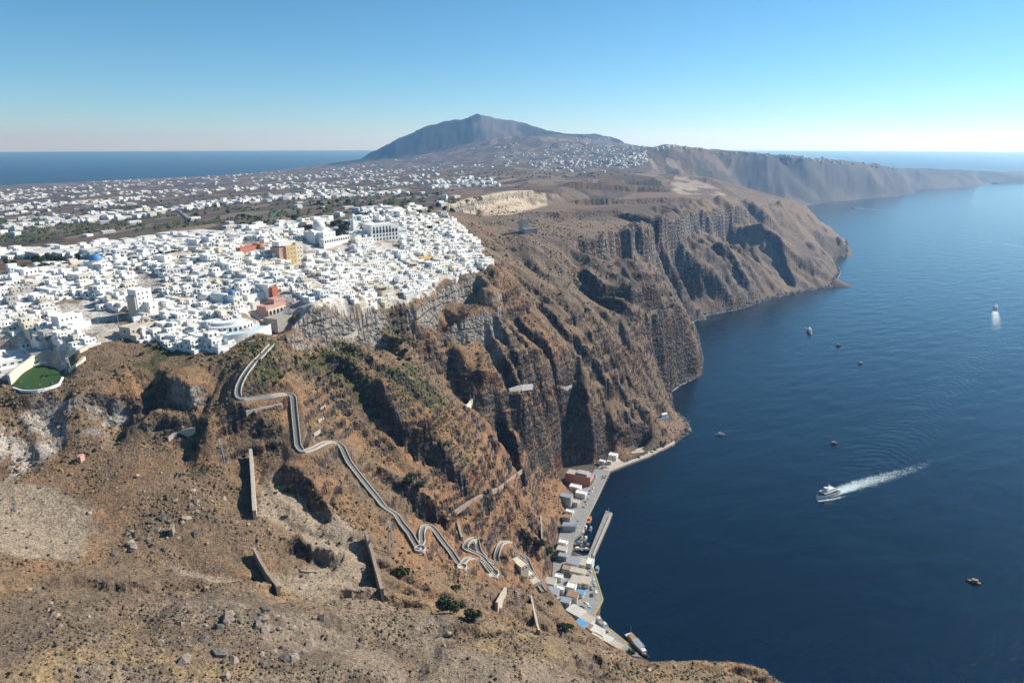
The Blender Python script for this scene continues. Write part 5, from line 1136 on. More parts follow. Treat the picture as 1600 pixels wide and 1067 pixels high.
for (u, v, wx, wy, h, mat, rf, lab) in ((880,852,7,6,4.2,'white',None,'white house in the row behind the boat basin, upper one'),(878,864,8,6,4.6,'cream','awning','cream house in the row behind the boat basin, lower one'),(886,812,7,5,3.8,'beige','brownroof','brown-roofed hut between shed and white hut'),(928,745,5,4,3.0,'white','blueawn','little kiosk at the corner of the terracotta warehouse'),(952,724,5,4,3.0,'cream',None,'cream hut beside the lone cube house'),
   (884,945,7,6,4.4,'white','tin','tin-roofed white house above the bend of the quay'),(918,986,6,5,4.8,'cream','brownroof','brown-roofed house behind the blue roof terrace'),(876,925,6,5,4.2,'white',None,'white house between the taverns and the grey house')): port_house(u, v, wx, wy, h, mat, lab, -0.35 if v < 950 else -0.72, rf)
PAR = [MB().lathe([(0.05, 2.9), (1.5, 2.2), (1.45, 2.15), (0.05, 2.7)], 8).mesh('canopy', M[k]) for k in ('awning', 'white', 'blueawn')]; PPOLE = MB().tube((0, 0, 0), (0, 0, 2.8), 0.05, 5).mesh('pole', M['wood'])
for k in range(22):
    t_ = rnd.random(); u, v = ((926+8*t_, 895+36*t_) if k < 10 else (918+14*t_, 945+14*t_) if k < 14 else (900+30*t_, 835-70*t_)); x, y, z = at(u-2+rnd.uniform(-3, 0), v, QZ); o = thing('parasol', '', 'parasol', (x, y, QZ), 0, 'parasols on the quay'); part('canopy', PAR[k % 3], o); part('pole', PPOLE, o); say(o, ('sand', 'white', 'blue')[k % 3]+' parasol '+('outside the quayside taverns' if k < 10 else 'at the bend of the quay' if k < 14 else 'on the long quay'))
# ------------------------------------------------------------------ boats
def hull(L, B, H, mats, sheer=0.35, n=12, draft=0.8):
    b = MB(); vs = []; 
    for i in range(n+1):
        t = i/n; x = -L/2+L*t; hb = B/2*(0.86+0.14*min(1, t*4))*(1-max(0, (t-0.55)/0.45)**2.1); top = H*(1+sheer*max(0, t-0.3)**2*2)
        for yy, zz in ((-hb, top), (-hb*0.93, H*0.35), (-hb*0.55, -draft), (0, -draft*1.15), (hb*0.55, -draft), (hb*0.93, H*0.35), (hb, top)): vs.append((x, yy, zz))
    fs = []
    for i in range(n):
        for k in range(6): fs.append((7*i+k, 7*i+k+1, 7*(i+1)+k+1, 7*(i+1)+k))
    b.add(vs, fs, 0, True); b.add([vs[k] for k in range(7)], [tuple(range(7))], 0)
    dk = []; 
    for i in range(n+1): dk += [(vs[7*i][0], vs[7*i][1]*0.97, vs[7*i][2]-0.18), (vs[7*i+6][0], vs[7*i+6][1]*0.97, vs[7*i+6][2]-0.18)]
    b.add(dk, [(2*i, 2*i+2, 2*i+3, 2*i+1) for i in range(n)], 1)
    me_ = b.mesh('hull', *mats); bm = bmesh.new(); bm.from_mesh(me_); bmesh.ops.recalc_face_normals(bm, faces=bm.faces); bm.to_mesh(me_); bm.free(); return me_
def heading(a, b): A, B = at(*a, 0), at(*b, 0); return math.atan2(B[1]-A[1], B[0]-A[0])
def boat(u, v, rz, L, B, H, mats, label, cabin=None, cat='boat', name='boat', deckmat='deck'):
    x, y, _ = at(u, v, 0.3); o = thing(name, label, cat, (x, y, 0.0), rz); part('hull', hull(L, B, H, (M[mats], M[deckmat])), o)
    for (nm, x0, x1, y0, y1, z0, z1, mt, tp) in cabin or (): part(nm, MB().box(x0, x1, y0, y1, z0, z1, 0, 0, (0, 0, 0), tp).mesh(nm, M[mt]), o)
    return o
rz = heading((1395, 738), (1275, 778))
o = boat(1292, 773, rz, 30, 9, 2.6, 'hull', 'white fast ferry throwing a long foaming wake', [('lower_deck', -11, 8, -3.8, 3.8, 2.4, 5.0, 'hull', 0.2), ('window_band', -10.5, 8.1, -3.78, 3.78, 3.2, 4.2, 'glass', 0), ('upper_deck', -7, 4, -3.0, 3.0, 5.0, 7.2, 'hull', 0.4), ('wheelhouse', 1, 5, -2, 2, 7.2, 9, 'hull', 0.4), ('wheelhouse_window', 1.4, 4.9, -1.85, 1.85, 7.9, 8.5, 'glass', 0), ('awning', -10, -5, -3, 3, 5.4, 5.6, 'awning', 0)], 'ferry', 'ferry')
part('mast', MB().tube((-1, 0, 7), (-2, 0, 12), 0.15).box(-2.2, -1.4, -1.2, 1.2, 10, 10.2).mesh('mast', M['hull']), o)
rz = heading((1256, 506), (1269, 530))
o = boat(1265, 519, rz, 34, 7.5, 3.0, 'hull', 'white motor yacht at anchor off the headland', [('saloon', -10, 8, -3, 3, 3, 5.4, 'hull', 0.3), ('window_band', -9.6, 7.9, -2.95, 2.95, 3.8, 4.7, 'glass', 0), ('flybridge', -6, 3, -2.4, 2.4, 5.4, 7.4, 'hull', 0.4), ('flybridge_window', -1, 3.1, -2.2, 2.2, 6.0, 6.8, 'glass', 0)], 'yacht', 'yacht'); part('mast', MB().tube((-2, 0, 7.2), (-2.5, 0, 12), 0.15).mesh('mast', M['hull']), o)
boat(1258, 513, rz, 7, 2.4, 0.9, 'hull', 'small white tender alongside the anchored motor yacht', [('console', -0.8, 0.8, -0.5, 0.5, 0.8, 1.9, 'hull', 0.1)])
rz = heading((1555, 500), (1555, 478))
boat(1555, 483, rz, 36, 9, 3.2, 'hull', 'white catamaran sailing away from the viewer with a broad wake', [('lower_deck', -13, 8, -3.8, 3.8, 3, 5.8, 'hull', 0.2), ('window_band', -13.1, 8.1, -3.7, 3.7, 3.9, 5.0, 'glass', 0), ('upper_deck', -9, 4, -3.2, 3.2, 5.8, 8.2, 'hull', 0.4), ('wheelhouse', 0, 4, -2.2, 2.2, 8.2, 10, 'hull', 0.4)], 'catamaran', 'catamaran')
for (u, v, L, mt, lab, hd) in ((1310,540,11,'hulldark','dark wooden tender nearest the anchored yacht',0.3),(1345,568,11,'hulldark','dark wooden tender farther right of the yacht',0.6),(1303,693,9,'hullred','reddish brown tender in open water above the fast ferry',0.2),(1521,909,9.5,'hulldark','brown tender alone at the lower right of the bay',2.6),(1126,679,10,'hull','small pale boat moored off the rocky point',0.1)):
    boat(u, v, hd, L, L*0.34, 1.1, mt, lab, [('cabin', -L*0.28, L*0.12, -L*0.13, L*0.13, 1.0, 2.7, 'hulldark' if mt != 'hull' else 'hull', 0.15), ('cabin_roof', -L*0.3, L*0.15, -L*0.145, L*0.145, 2.7, 2.85, 'deck', 0)], 'boat', 'tender_boat')
rz = heading((978, 990), (1012, 1030))
o = boat(995, 1010, rz, 24, 6.0, 2.2, 'hulldark', 'wooden tour boat with grey-blue awning moored at the south quay', [('cabin', -9, -3, -2.2, 2.2, 2.0, 4.4, 'deck', 0.2), ('awning', -3, 6, -2.4, 2.4, 4.4, 4.6, 'tin', 0), ('foredeck_house', 6, 9.5, -1.8, 1.8, 2.0, 4.2, 'hull', 0.3), ('railing', -11, -9, -2.5, 2.5, 2.0, 3.0, 'hull', 0)], 'tour boat', 'tour_boat')
part('mast', MB().tube((-8, 0, 4), (-8, 0, 11), 0.14).mesh('mast', M['deck']), o); part('mast', MB().tube((7.5, 0, 4), (7.5, 0, 9), 0.12).mesh('mast', M['deck']), o); part('bowsprit', MB().tube((11, 0, 2.8), (15, 0, 4), 0.14).mesh('bowsprit', M['deck']), o)
for (u, v, L, mt, lab, hd, top) in ((921,812,12,'hull','largest fishing boat in the basin with orange deck',1.2,'orange'),(915,824,7,'hull','small white boat below the orange-decked boat',1.1,'hull'),(923,826,7,'hull','small white boat nearest the pier wall',1.2,'grey'),(911,831,6,'hull','tiny white boat by the harbour steps',0.9,'hull'),
  (909,840,6,'hull','tiny white boat in the middle of the basin, left one',1.0,'grey'),(915,841,7.5,'hull','white boat in the middle of the basin, right one',1.0,'hull'),(904,848,9,'hull','white boat against the inner quay',0.5,'blueawn'),(914,851,8,'hull','white boat with dark cabin near the pier root',0.3,'glass'),(902,858,11,'hull','large white cruiser in the inner corner of the basin',0.2,'hull'),(916,859,9,'hullblue','blue boat in the inner corner of the basin',0.2,'hull'),(933,890,11,'hullblue','bright blue boat moored outside the pier root',1.3,'blueawn')):
    boat(u, v, hd, L, L*0.34, 1.1, mt, lab, [('cabin', -L*0.15, L*0.15, -L*0.11, L*0.11, 1.0, 2.4, top, 0.15)], 'boat', 'fishing_boat', 'deck' if top != 'orange' else 'orange')
for (u, v, L, lab) in ((937,970,10,'white boat hauled out on the quay, upper of two'),(946,979,10,'white boat hauled out on the quay, lower of two')):
    o = boat(u, v, heading((932, 962), (950, 984)), L, L*0.34, 1.3, 'hull', lab, [('cabin', -2.5, 0.8, -1.2, 1.2, 1.1, 2.5, 'paleblue', 0.2)], 'boat', 'fishing_boat'); o.location.z = QZ+1.05; x, y, _ = at(u, v, QZ+1); o.location.x, o.location.y = x, y
# far ships
x, y, _ = at(1255, 316, 0)
o = thing('passenger_ship', 'white passenger ship below the distant caldera wall', 'ship', (x, y, 0), heading((1248, 314), (1266, 318))); part('hull', hull(105, 17, 8, (M['hull'], M['hull']), 0.25, 12, 3), o)
for k, (x0, x1, z0, z1) in enumerate(((-46, 30, 8, 12), (-44, 26, 12, 16), (-40, 20, 16, 20))): part('deck', MB().box(x0, x1, -7.5+k, 7.5-k, z0, z1).mesh('deck', M['hull']), o)
part('funnel', MB().box(-26, -18, -3, 3, 20, 29, 0, 0, (0, 0, 0), 0.8).mesh('funnel', M['hullblue']), o)
boat(1333, 325, heading((1380, 329), (1333, 325)), 22, 6, 2.2, 'hull', 'speedboat trailing a thin white line far out in the bay', [('cabin', -5, 5, -2, 2, 2, 4.5, 'hull', 0.3)], 'speedboat', 'speedboat')
boat(1297, 362, heading((1320, 368), (1297, 362)), 16, 5, 1.8, 'hull', 'small white boat rounding the headland tip', [('cabin', -4, 3, -1.6, 1.6, 1.8, 3.6, 'hull', 0.3)], 'boat', 'motor_boat')

# foam
fo = NT('sea_foam', 0.9); fo.t.nodes.remove(fo.b) if False else None
fa = fo.n('Attribute', attribute_name='foam'); nf = fo.noise(0.55, 5, 0.7, fo.pos()); nf2 = fo.noise(0.16, 3, 0.6, fo.pos())
al = fo.math('MULTIPLY', fo.rng(fo.math('ADD', fo.math('MULTIPLY', fo.math('SUBTRACT', fo.math('ADD', fo.math('MULTIPLY', nf, 0.65), fo.math('MULTIPLY', nf2, 0.35)), 0.5), 2.6), fa.outputs['Fac']), 0.28, 1.25), 0.9)
fo.b.inputs['Base Color'].default_value = (0.62, 0.74, 0.76, 1); fo.l(al, fo.b.inputs['Alpha'])
def wake(px, widths, power, name='wake', z=0.06):
    p = resample(np.array([at(u, v, 0.0) for u, v in px]), 6.0); n = len(p); s = np.linspace(0, 1, n); w_ = np.interp(s, np.linspace(0, 1, len(widths)), widths); pw = np.interp(s, np.linspace(0, 1, len(power)), power)
    t = np.gradient(p[:, :2], axis=0); t /= np.hypot(t[:, 0], t[:, 1])[:, None]; nr = np.stack([-t[:, 1], t[:, 0]], -1); m = 9; cr = np.linspace(-1, 1, m)
    V = np.concatenate([(p[:, None, :2]+nr[:, None, :]*(cr[None, :, None]*w_[:, None, None]/2)), np.full((n, m, 1), z)], -1).reshape(-1, 3)
    F = (pw[:, None]*np.clip(1.15-np.abs(cr[None, :])**1.6*1.25, 0, 1)).reshape(-1)
    ix = np.arange(n*m).reshape(n, m); q_ = np.stack([ix[:-1, :-1], ix[1:, :-1], ix[1:, 1:], ix[:-1, 1:]], -1).reshape(-1, 4)
    me_ = make_mesh(name, V, q_[:, ::-1]); a_ = me_.attributes.new('foam', 'FLOAT', 'POINT'); a_.data.foreach_set('value', F.astype(np.float32)); link(name, me_, fo.m, kind='stuff')
wake([(1276,780),(1300,771),(1340,757),(1390,743),(1440,728),(1480,714)], [8, 20, 26, 22, 22, 26], [1.2, 1.1, 0.78, 0.56, 0.36, 0.0])
wake([(1278,783),(1305,779),(1335,772)], [3, 6, 5], [1.0, 0.8, 0.0], 'bow_wave', 0.09)
wake([(1555,486),(1556,495),(1557,510),(1558,530)], [16, 26, 30, 32], [1.2, 0.8, 0.45, 0.0])
wake([(1334,325),(1380,329),(1430,335)], [6, 12, 14], [1.3, 0.7, 0.2])
wake([(1500,371),(1540,377),(1600,386),(1640,392)], [16, 20, 16, 10], [0.2, 0.65, 0.8, 0.6])
wake([(1297,362),(1310,366),(1324,370)], [4, 8, 8], [1.1, 0.6, 0.0])
# surf along the rocky shore
for seg, wd in (([(1050,694),(1066,684),(1079,673),(1072,655),(1052,640),(1047,614),(1062,602),(1093,588)], 4), ([(1093,588),(1098,562),(1089,522),(1082,503),(1101,493),(1151,484),(1201,469),(1251,457),(1300,449),(1313,426),(1304,406),(1324,402)], 7), ([(1012,1036),(1000,1030),(1014,1038)], 3)):
    wake(seg, [wd, wd*1.5, wd*0.8, wd*1.6, wd], [0.4, 0.7, 0.35, 0.75, 0.45], 'surf', 0.1)
print('port', round(time.time()-T0, 1))
# ------------------------------------------------------------------ trees, shrubs, rocks
def crown_mesh(name, seed, n, mat, flat=0.85, leaf=0.34, lobes=7):
    """leaf-sized faces in clumps through a unit crown"""
    rg = np.random.default_rng(seed); cs = rg.normal(size=(lobes, 3)); cs /= np.linalg.norm(cs, axis=1)[:, None]; cs *= rg.uniform(0.25, 0.72, (lobes, 1)); cs[:, 2] *= 0.75; rs = rg.uniform(0.28, 0.5, lobes)
    k = rg.integers(0, lobes, n); d = rg.normal(size=(n, 3)); d /= np.linalg.norm(d, axis=1)[:, None]; c_ = cs[k]+d*(rs[k]*rg.uniform(0.55, 1.05, n))[:, None]; c_[:, 2] *= flat; c_[:, 2] += 0.1
    nn = d+0.7*rg.normal(size=(n, 3)); nn /= np.linalg.norm(nn, axis=1)[:, None]; t = np.cross(nn, rg.normal(size=(n, 3))); t /= np.linalg.norm(t, axis=1)[:, None]; b = np.cross(nn, t); s_ = leaf*rg.uniform(0.45, 1.0, n)[:, None]*0.5
    V = np.stack([c_-t*s_-b*s_*0.6, c_+t*s_-b*s_*0.6, c_+t*s_*0.7+b*s_*0.7, c_-t*s_*0.7+b*s_*0.7], 1).reshape(-1, 3); me_ = make_mesh(name, V, np.arange(4*n).reshape(n, 4)); me_.materials.append(mat); return me_
CROWN = [crown_mesh('crown', i, 420, M['leaf'], 0.85, 0.34, 7+i) for i in range(3)]; CROWNO = [crown_mesh('crown', 20+i, 380, M['leaf2'], 0.75, 0.34, 7+i) for i in range(2)]
CYP = crown_mesh('crown', 33, 420, M['leaf'], 2.2, 0.30, 6)
TRUNK = MB().tube((0, 0, -0.3), (0.03, 0, 0.5), 0.07, 6, 0, 0.045).tube((0.03, 0, 0.45), (0.22, 0.12, 0.85), 0.04, 5, 0, 0.02).tube((0.03, 0, 0.45), (-0.2, -0.1, 0.85), 0.04, 5, 0, 0.02).mesh('trunk', M['bark'])
BUSH = [crown_mesh('foliage', 50+i, 200, (M['leaf'], M['leaf2'], M['dry'])[i % 3], 0.7, 0.42, 6) for i in range(6)]; STEM = MB().tube((0, 0, -0.4), (0, 0, 0.25), 0.06, 5, 0, 0.03).mesh('stem', M['bark']); BROOM = crown_mesh('foliage', 77, 220, M['broom'], 0.7, 0.4, 6)
def tree(x, y, z, dia, h, label, crown=None, group='trees', lift=0.45):
    o = thing('tree', label, 'tree', (x, y, z), rnd.uniform(0, 6.28), group)
    t = part('trunk', TRUNK, o); t.scale = (dia*0.5, dia*0.5, h*0.62); c_ = part('crown', crown or rnd.choice(CROWN), o, (0, 0, h*lift)); c_.scale = (dia/2, dia/2, h*0.55); return o
def shrub(x, y, z, dia, label, fol=None, group='shrubs on the hillside', h=None):
    o = thing('shrub', label, 'shrub', (x, y, z), rnd.uniform(0, 6.28), group); f_ = part('foliage', fol or rnd.choice(BUSH), o, (0, 0, dia*0.16)); f_.scale = (dia/2, dia/2, (h or dia*0.8)/2); s_ = part('stem', STEM, o); s_.scale = (dia/2,)*3; return o
for (u, v, d, lab) in ((694,950,9,'dark tree at the left of the clump on the bare slope'),(703,957,9,'big dark tree in the middle of the clump on the bare slope'),(715,953,8,'dark tree right of the middle of the clump'),(730,966,7,'rounded dark tree below the clump'),(742,968,7,'smallest dark tree at the right end of the clump'),(629,900,10,'single round dark tree beside the wall across the wash'),(712,922,6,'small round dark tree above the clump'),
  (640,757,11,'wide dark tree in the shaded ravine'),(655,764,8,'lower dark tree in the shaded ravine'),(828,850,12,'olive-green tree left in the harbour grove'),(842,856,11,'dark tree in the middle of the harbour grove'),(855,866,10,'dark tree right in the harbour grove'),(820,838,8,'small olive-green tree at the top of the harbour grove'),(866,874,8,'small tree at the low end of the harbour grove'),
  (880,985,9,'dark tree above the south quay'),(890,983,7,'smaller dark tree above the south quay'),(860,947,6,'little tree below the grey tin-roofed house'),(964,676,10,'dark tree on the shore slope'),(972,682,9,'rounder dark tree on the shore slope'),(905,668,7,'small tree under the second spur'),(985,1022,7,'tree at the foot of the tour boat quay')):
    x, y, z = spot(u, v); tree(x, y, z, d, d*0.85, lab, CROWNO[0] if 'olive' in lab else None, 'trees on the caldera slope', 0.36)
for (u, v, d, lab) in ((624,462,5,'bright yellow broom bush below the town gully'),(460,497,4,'yellow-green broom on the cliff top by the court')):
    x, y, z = spot(u, v); shrub(x, y, z, d*1.5, lab, BROOM)
for (u, v, d) in [(616,505,7),(622,520,8),(628,535,9),(634,550,8),(618,548,7),(625,562,7),(610,530,6),(612,492,6),(640,562,6),(606,478,6)]:
    x, y, z = spot(u, v); o = shrub(x, y, z, d, '', BUSH[0], 'dark bushes in the green gully'); say(o, 'dark green bush in the gully below the town')
for (u, v, d) in [(775,697,6),(768,702,5),(783,690,5),(695,808,4.5),(432,763,6),(445,768,5),(640,600,4),(770,820,4),(752,845,5),(758,852,4),(760,915,4),(705,690,4),(500,780,6),(520,790,6),(428,752,5),(245,545,7),(235,540,6),(260,552,6),(222,555,6),(300,560,5),(440,590,6),(430,600,6),(415,595,5),(452,580,5),(490,560,7),(505,570,7),(520,560,7),(535,575,7),(548,590,7),(530,595,6),(560,605,6),(515,585,6),(480,575,6),(500,592,5),(545,562,6),(562,585,6)]:
    x, y, z = spot(u, v); o = shrub(x, y, z, d*0.8, '', rnd.choice((BUSH[0], BUSH[1], BUSH[4]))); say(o, 'green shrub '+('on the green slope below the grey cliff' if 470 < u < 570 and v < 610 else 'beside the upper bends of the path' if 400 < u < 460 and v < 610 else 'on the rim below the terraces' if u < 310 else 'in a hollow of the slope'))
for k in range(70):
    for _ in range(30):
        u = rnd.uniform(400, 640); v = 770+ (u-400)*0.42 + rnd.uniform(-32, 60)
        if v < 950: break
    x, y, z = spot(u, v); o = shrub(x, y, z, rnd.uniform(1.2, 2.8), '', rnd.choice(BUSH), 'shrubs dotted over the sandy wash'); say(o, 'small shrub dotted on the sandy wash')
for k in range(60):
    u = rnd.uniform(5, 1150); v = rnd.uniform(880 if u < 500 else 985, 1062); x, y, z = spot(u, v)
    if z < 5: continue
    o = shrub(x, y, z, rnd.uniform(0.9, 2.2), '', rnd.choice((BUSH[2], BUSH[5], BUSH[1])), 'dry shrubs on the near spur'); say(o, 'low dry shrub on the near spur')
# plateau and town trees
tr_n = 0; tries = 0
while tr_n < 230 and tries < 9000:
    tries += 1
    u = rnd.uniform(0, 720); v = rnd.uniform(300, 430 if u < 300 else 375)
    if u > 300 and v > 395-(u-300)*0.09: continue
    x, y, z = spot(u, v)
    if y < 500 or y > 2300 or x > -90+0.0*y: continue
    dens = float(fbm(np.array([x/130]), np.array([y/130]), 3, 950)[0]) + 0.14*math.exp(-((u-390)/90)**2-((v-352)/16)**2) + 0.12*math.exp(-((u-240)/50)**2-((v-402)/12)**2) + 0.16*math.exp(-((u-670)/25)**2-((v-333)/6)**2)
    if dens < 0.575: continue
    d = rnd.uniform(5, 9.5); o = tree(x, y, z, d, d*rnd.uniform(0.8, 1.1), '', None, 'trees on the plateau behind the town', 0.4); tr_n += 1
    say(o, 'dark green tree '+('beside the cathedral' if 440 < u < 560 and v > 340 else 'by the quarry edge' if u > 620 else 'by the sports court' if 330 < u < 480 else 'among the plateau roofs' if v > 385 else 'on the fields of the plain'))
# hedges and trees of the far plain: too far to tell apart
rg = np.random.default_rng(5); Vt = []; Ft = []
cnt = 0; tries = 0
while cnt < 1500 and tries < 12000:
    tries += 1
    u = rnd.uniform(-40, 1010); vt = 292-0.054*max(u, 0) if u < 520 else max(218, 264-(u-520)*0.14); v = rnd.uniform(vt, 385-max(0, u-200)*0.13); x, y, z = spot(u, v)
    if z < 3 or y < 700 or (x > 0.42*(y-900)-80 and y < 2600) or (y > 6350 and z > 190): continue
    if float(fbm(np.array([x/260]), np.array([y/200]), 3, 960)[0]) < 0.48: continue
    cnt += 1; L = rnd.uniform(4, 16) if rnd.random() < 0.35 else rnd.uniform(3, 6); hgt = rnd.uniform(3, 6); a = FACE+rnd.gauss(0, 0.4)+math.pi/2
    for q_ in range(int(3+L/3)):
        ox = rnd.uniform(-L/2, L/2); cxx, cyy = x+ox*math.cos(a)+rnd.gauss(0, 1), y+ox*math.sin(a)+rnd.gauss(0, 1); r_ = rnd.uniform(1.6, 3.2)*(1+y/9000); b0 = len(Vt)
        for j in range(5): th = 2*math.pi*j/5+rnd.random(); Vt.append((cxx+r_*math.cos(th), cyy+r_*math.sin(th), z-0.5+rnd.uniform(0, 1.5)))
        Vt.append((cxx+rnd.gauss(0, 0.5), cyy+rnd.gauss(0, 0.5), z+hgt*rnd.uniform(0.6, 1))); Ft += [(b0+j, b0+(j+1) % 5, b0+5) for j in range(5)]
me_ = make_mesh('far_vegetation', np.array(Vt), np.array(Ft)); me_.materials.append(M['leaf']); link('far_vegetation', me_, kind='stuff')

# rocks
def rock_mesh(seed, mat):
    bm = bmesh.new(); bmesh.ops.create_icosphere(bm, subdivisions=1, radius=1.0); rg = random.Random(seed)
    for v in bm.verts: v.co *= rg.uniform(0.68, 1.2); v.co.z *= 0.8
    for _ in range(3):
        n = Vector((rg.gauss(0, 1), rg.gauss(0, 1), rg.gauss(0.3, 1))).normalized(); dd = rg.uniform(0.45, 0.75)
        for v in bm.verts:
            e = v.co.dot(n)-dd
            if e > 0: v.co -= n*e
    me_ = bpy.data.meshes.new('boulder'); bm.to_mesh(me_); bm.free(); me_.materials.append(mat); return me_
ROCKS = [rock_mesh(i, M[('rock', 'palerock', 'darkrock')[i % 3]]) for i in range(9)]
def boulder(u, v, s, k, wording):
    x, y, z = spot(u, v); o = solo('boulder', ROCKS[k], '', 'boulder', (x, y, z-s*0.12), rnd.uniform(0, 6.28), 'boulders on the slope', (s, s*rnd.uniform(0.7, 1.1), s*rnd.uniform(0.7, 1.2))); o.rotation_euler = (rnd.uniform(-0.5, 0.5), rnd.uniform(-0.5, 0.5), rnd.uniform(0, 6.28)); say(o, wording)
tone = {0: 'brown', 1: 'pale', 2: 'dark grey'}
for k in range(150):
    zone = rnd.random()
    if zone < 0.5: u = rnd.uniform(60, 480); v = rnd.uniform(930, 1062); where = 'on the near spur at the bottom'; s = rnd.uniform(0.5, 1.5)
    elif zone < 0.8: t_ = rnd.random(); u = 170+t_*170+rnd.gauss(0, 28); v = 860-t_*90+rnd.gauss(0, 22); where = 'in the boulder field under the left cliff'; s = rnd.uniform(0.7, 2.2)
    else: u = rnd.uniform(20, 300); v = rnd.uniform(690, 800); where = 'on the bench below the pale cliff'; s = rnd.uniform(0.6, 1.8)
    kk = rnd.randrange(9); boulder(u, v, s, kk, tone[kk % 3]+(' large' if s > 1.2 else ' small')+' boulder '+where)
for k in range(46):
    if k < 24: u = rnd.gauss(390, 60); v = rnd.uniform(945, 1060); where = 'in the near spur outcrop'
    else: t_ = rnd.random(); u = 190+t_*150+rnd.gauss(0, 22); v = 850-t_*85+rnd.gauss(0, 14); where = 'in the outcrop below the left cliff'
    kk = rnd.randrange(9); boulder(u, v, rnd.uniform(1.6, 3.4), kk, tone[kk % 3]+' rock block '+where)
# countless stones, scrub tufts
KEEP = np.ones((G1['ny'], G1['nx']), bool)                 # near-grid cells where scrub may grow
for p in PATHS:
    for q_ in p[::2]:
        i, j = int((q_[0]-G1['x0'])/2), int((q_[1]-G1['y0'])/2); KEEP[j-2:j+3, i-2:i+3] = False
KEEP &= inside(TOWN, X1, Y1) < 0.5
def may(x, y): return KEEP[np.clip(((y-G1['y0'])/2).astype(int), 0, G1['ny']-1), np.clip(((x-G1['x0'])/2).astype(int), 0, G1['nx']-1)]
def tufts(name, X_, Y_, S_, cols, kind='tuft', seed=1):
    rg = np.random.default_rng(seed); n = len(X_); Z_ = ground(X_, Y_)
    if kind == 'tuft':
        m = 6; th = (np.arange(m)/m*2*np.pi)[None]+rg.uniform(0, 6.28, (n, 1)); rad = S_[:, None]*rg.uniform(0.6, 1.15, (n, m))
        ring_ = np.stack([X_[:, None]+rad*np.cos(th), Y_[:, None]+rad*np.sin(th), (Z_-0.15*S_)[:, None]+rg.uniform(0, 0.35, (n, m))*S_[:, None]], -1); mid_ = np.stack([X_[:, None]+rad*0.62*np.cos(th+0.4), Y_[:, None]+rad*0.62*np.sin(th+0.4), Z_[:, None]+rg.uniform(0.45, 0.95, (n, m))*S_[:, None]], -1)
        top = np.stack([X_, Y_, Z_+S_*rg.uniform(0.7, 1.1, n)], -1)[:, None]; V = np.concatenate([ring_, mid_, top], 1).reshape(-1, 3); b = (np.arange(n)*(2*m+1))[:, None]
        tri = []
        for j in range(m): j2 = (j+1) % m; tri += [(j, j2, m+j), (j2, m+j2, m+j), (m+j, m+j2, 2*m)]
    else:
        base_v = np.array([(1, 0, 0), (-1, 0, 0), (0, 1, 0), (0, -1, 0), (0, 0, 1), (0, 0, -1), (0.7, 0.7, 0.2), (-0.7, 0.6, 0.3), (0.6, -0.7, 0.25), (-0.7, -0.7, 0.1)], float); m = None
        base_t = [(0, 6, 4), (6, 2, 4), (2, 7, 4), (7, 1, 4), (1, 9, 4), (9, 3, 4), (3, 8, 4), (8, 0, 4), (0, 5, 6), (6, 5, 2), (2, 5, 7), (7, 5, 1), (1, 5, 9), (9, 5, 3), (3, 5, 8), (8, 5, 0)]
        pv_ = base_v[None]*rg.uniform(0.6, 1.25, (n, 10, 1))*S_[:, None, None]*rg.uniform(0.6, 1.2, (n, 1, 3)); a = rg.uniform(0, 6.28, n); ca, sa = np.cos(a)[:, None], np.sin(a)[:, None]
        V = np.stack([X_[:, None]+pv_[..., 0]*ca-pv_[..., 1]*sa, Y_[:, None]+pv_[..., 0]*sa+pv_[..., 1]*ca, Z_[:, None]+pv_[..., 2]*0.8+0.1*S_[:, None]], -1).reshape(-1, 3); b = (np.arange(n)*10)[:, None]; tri = base_t
    Fc = (b[:, :, None]+np.array(tri)[None]).reshape(-1, 3); me_ = make_mesh(name, V, Fc); at_ = me_.attributes.new('tint', 'FLOAT_COLOR', 'POINT'); per = len(V)//n
    cc = np.repeat(np.concatenate([cols, np.ones((n, 1))], 1), per, 0).astype(np.float32); at_.data.foreach_set('color', cc.ravel()); return me_
tm = NT('scrub_and_stone', 0.95); ta = tm.n('Attribute', attribute_name='tint'); tn = tm.noise(2.0, 3, 0.6, tm.pos()); tm.l(tm.mix(0.8, ta.outputs['Color'], tm.ramp(tn, (0.3, (0.6, 0.6, 0.6)), (0.7, (1.35, 1.3, 1.25))), 'MULTIPLY'), tm.b.inputs['Base Color'])
rg = np.random.default_rng(11)
def cand(n, rlo, rhi, power=1.0):
    a = np.radians(rg.uniform(-42, 40, n)); r = rlo*(rhi/rlo)**rg.uniform(0, 1, n)**power; return r*np.sin(a), r*np.cos(a)
def slope_ok(x, y):
    z = ground(x, y); return z, np.hypot(ground(x+2, y)-z, ground(x, y+2)-z)/2
x, y = cand(190000, 100, 1300); z, sl = slope_ok(x, y); ok = (z > 3) & (sl < 1.5) & ~((x < -330) & (y > 380)) & ~((y > 850) & (x < -60))
ok &= may(x, y)
for (cx0, cy0) in [at(u, v, 2)[:2] for u, v in QUAY_PX]: ok &= (x-cx0)**2+(y-cy0)**2 > 200
ok &= ~((z < 4.5) & (x > 10) & (y < 720)); ok &= fbm(x/18, y/18, 3, 970) > rg.uniform(0.38, 0.62, len(x))
sd_ = np.maximum.reduce([inside(wpoly(*pp), x, y, 4, 12, 2) for pp in (((-30,770,163),(60,760,163),(150,800,154),(140,870,151),(60,885,155),(-30,880,160)), ((245,880,143),(330,893,138),(440,905,133),(445,935,128),(330,915,136)), ((410,745,145),(470,765,141),(560,830,122),(580,930,116),(640,945,106),(560,950,118),(440,935,128),(420,880,134),(500,880,125),(470,830,132),(405,812,139)))]); ok &= (sd_ < 0.5) | (rg.random(len(x)) < 0.18)
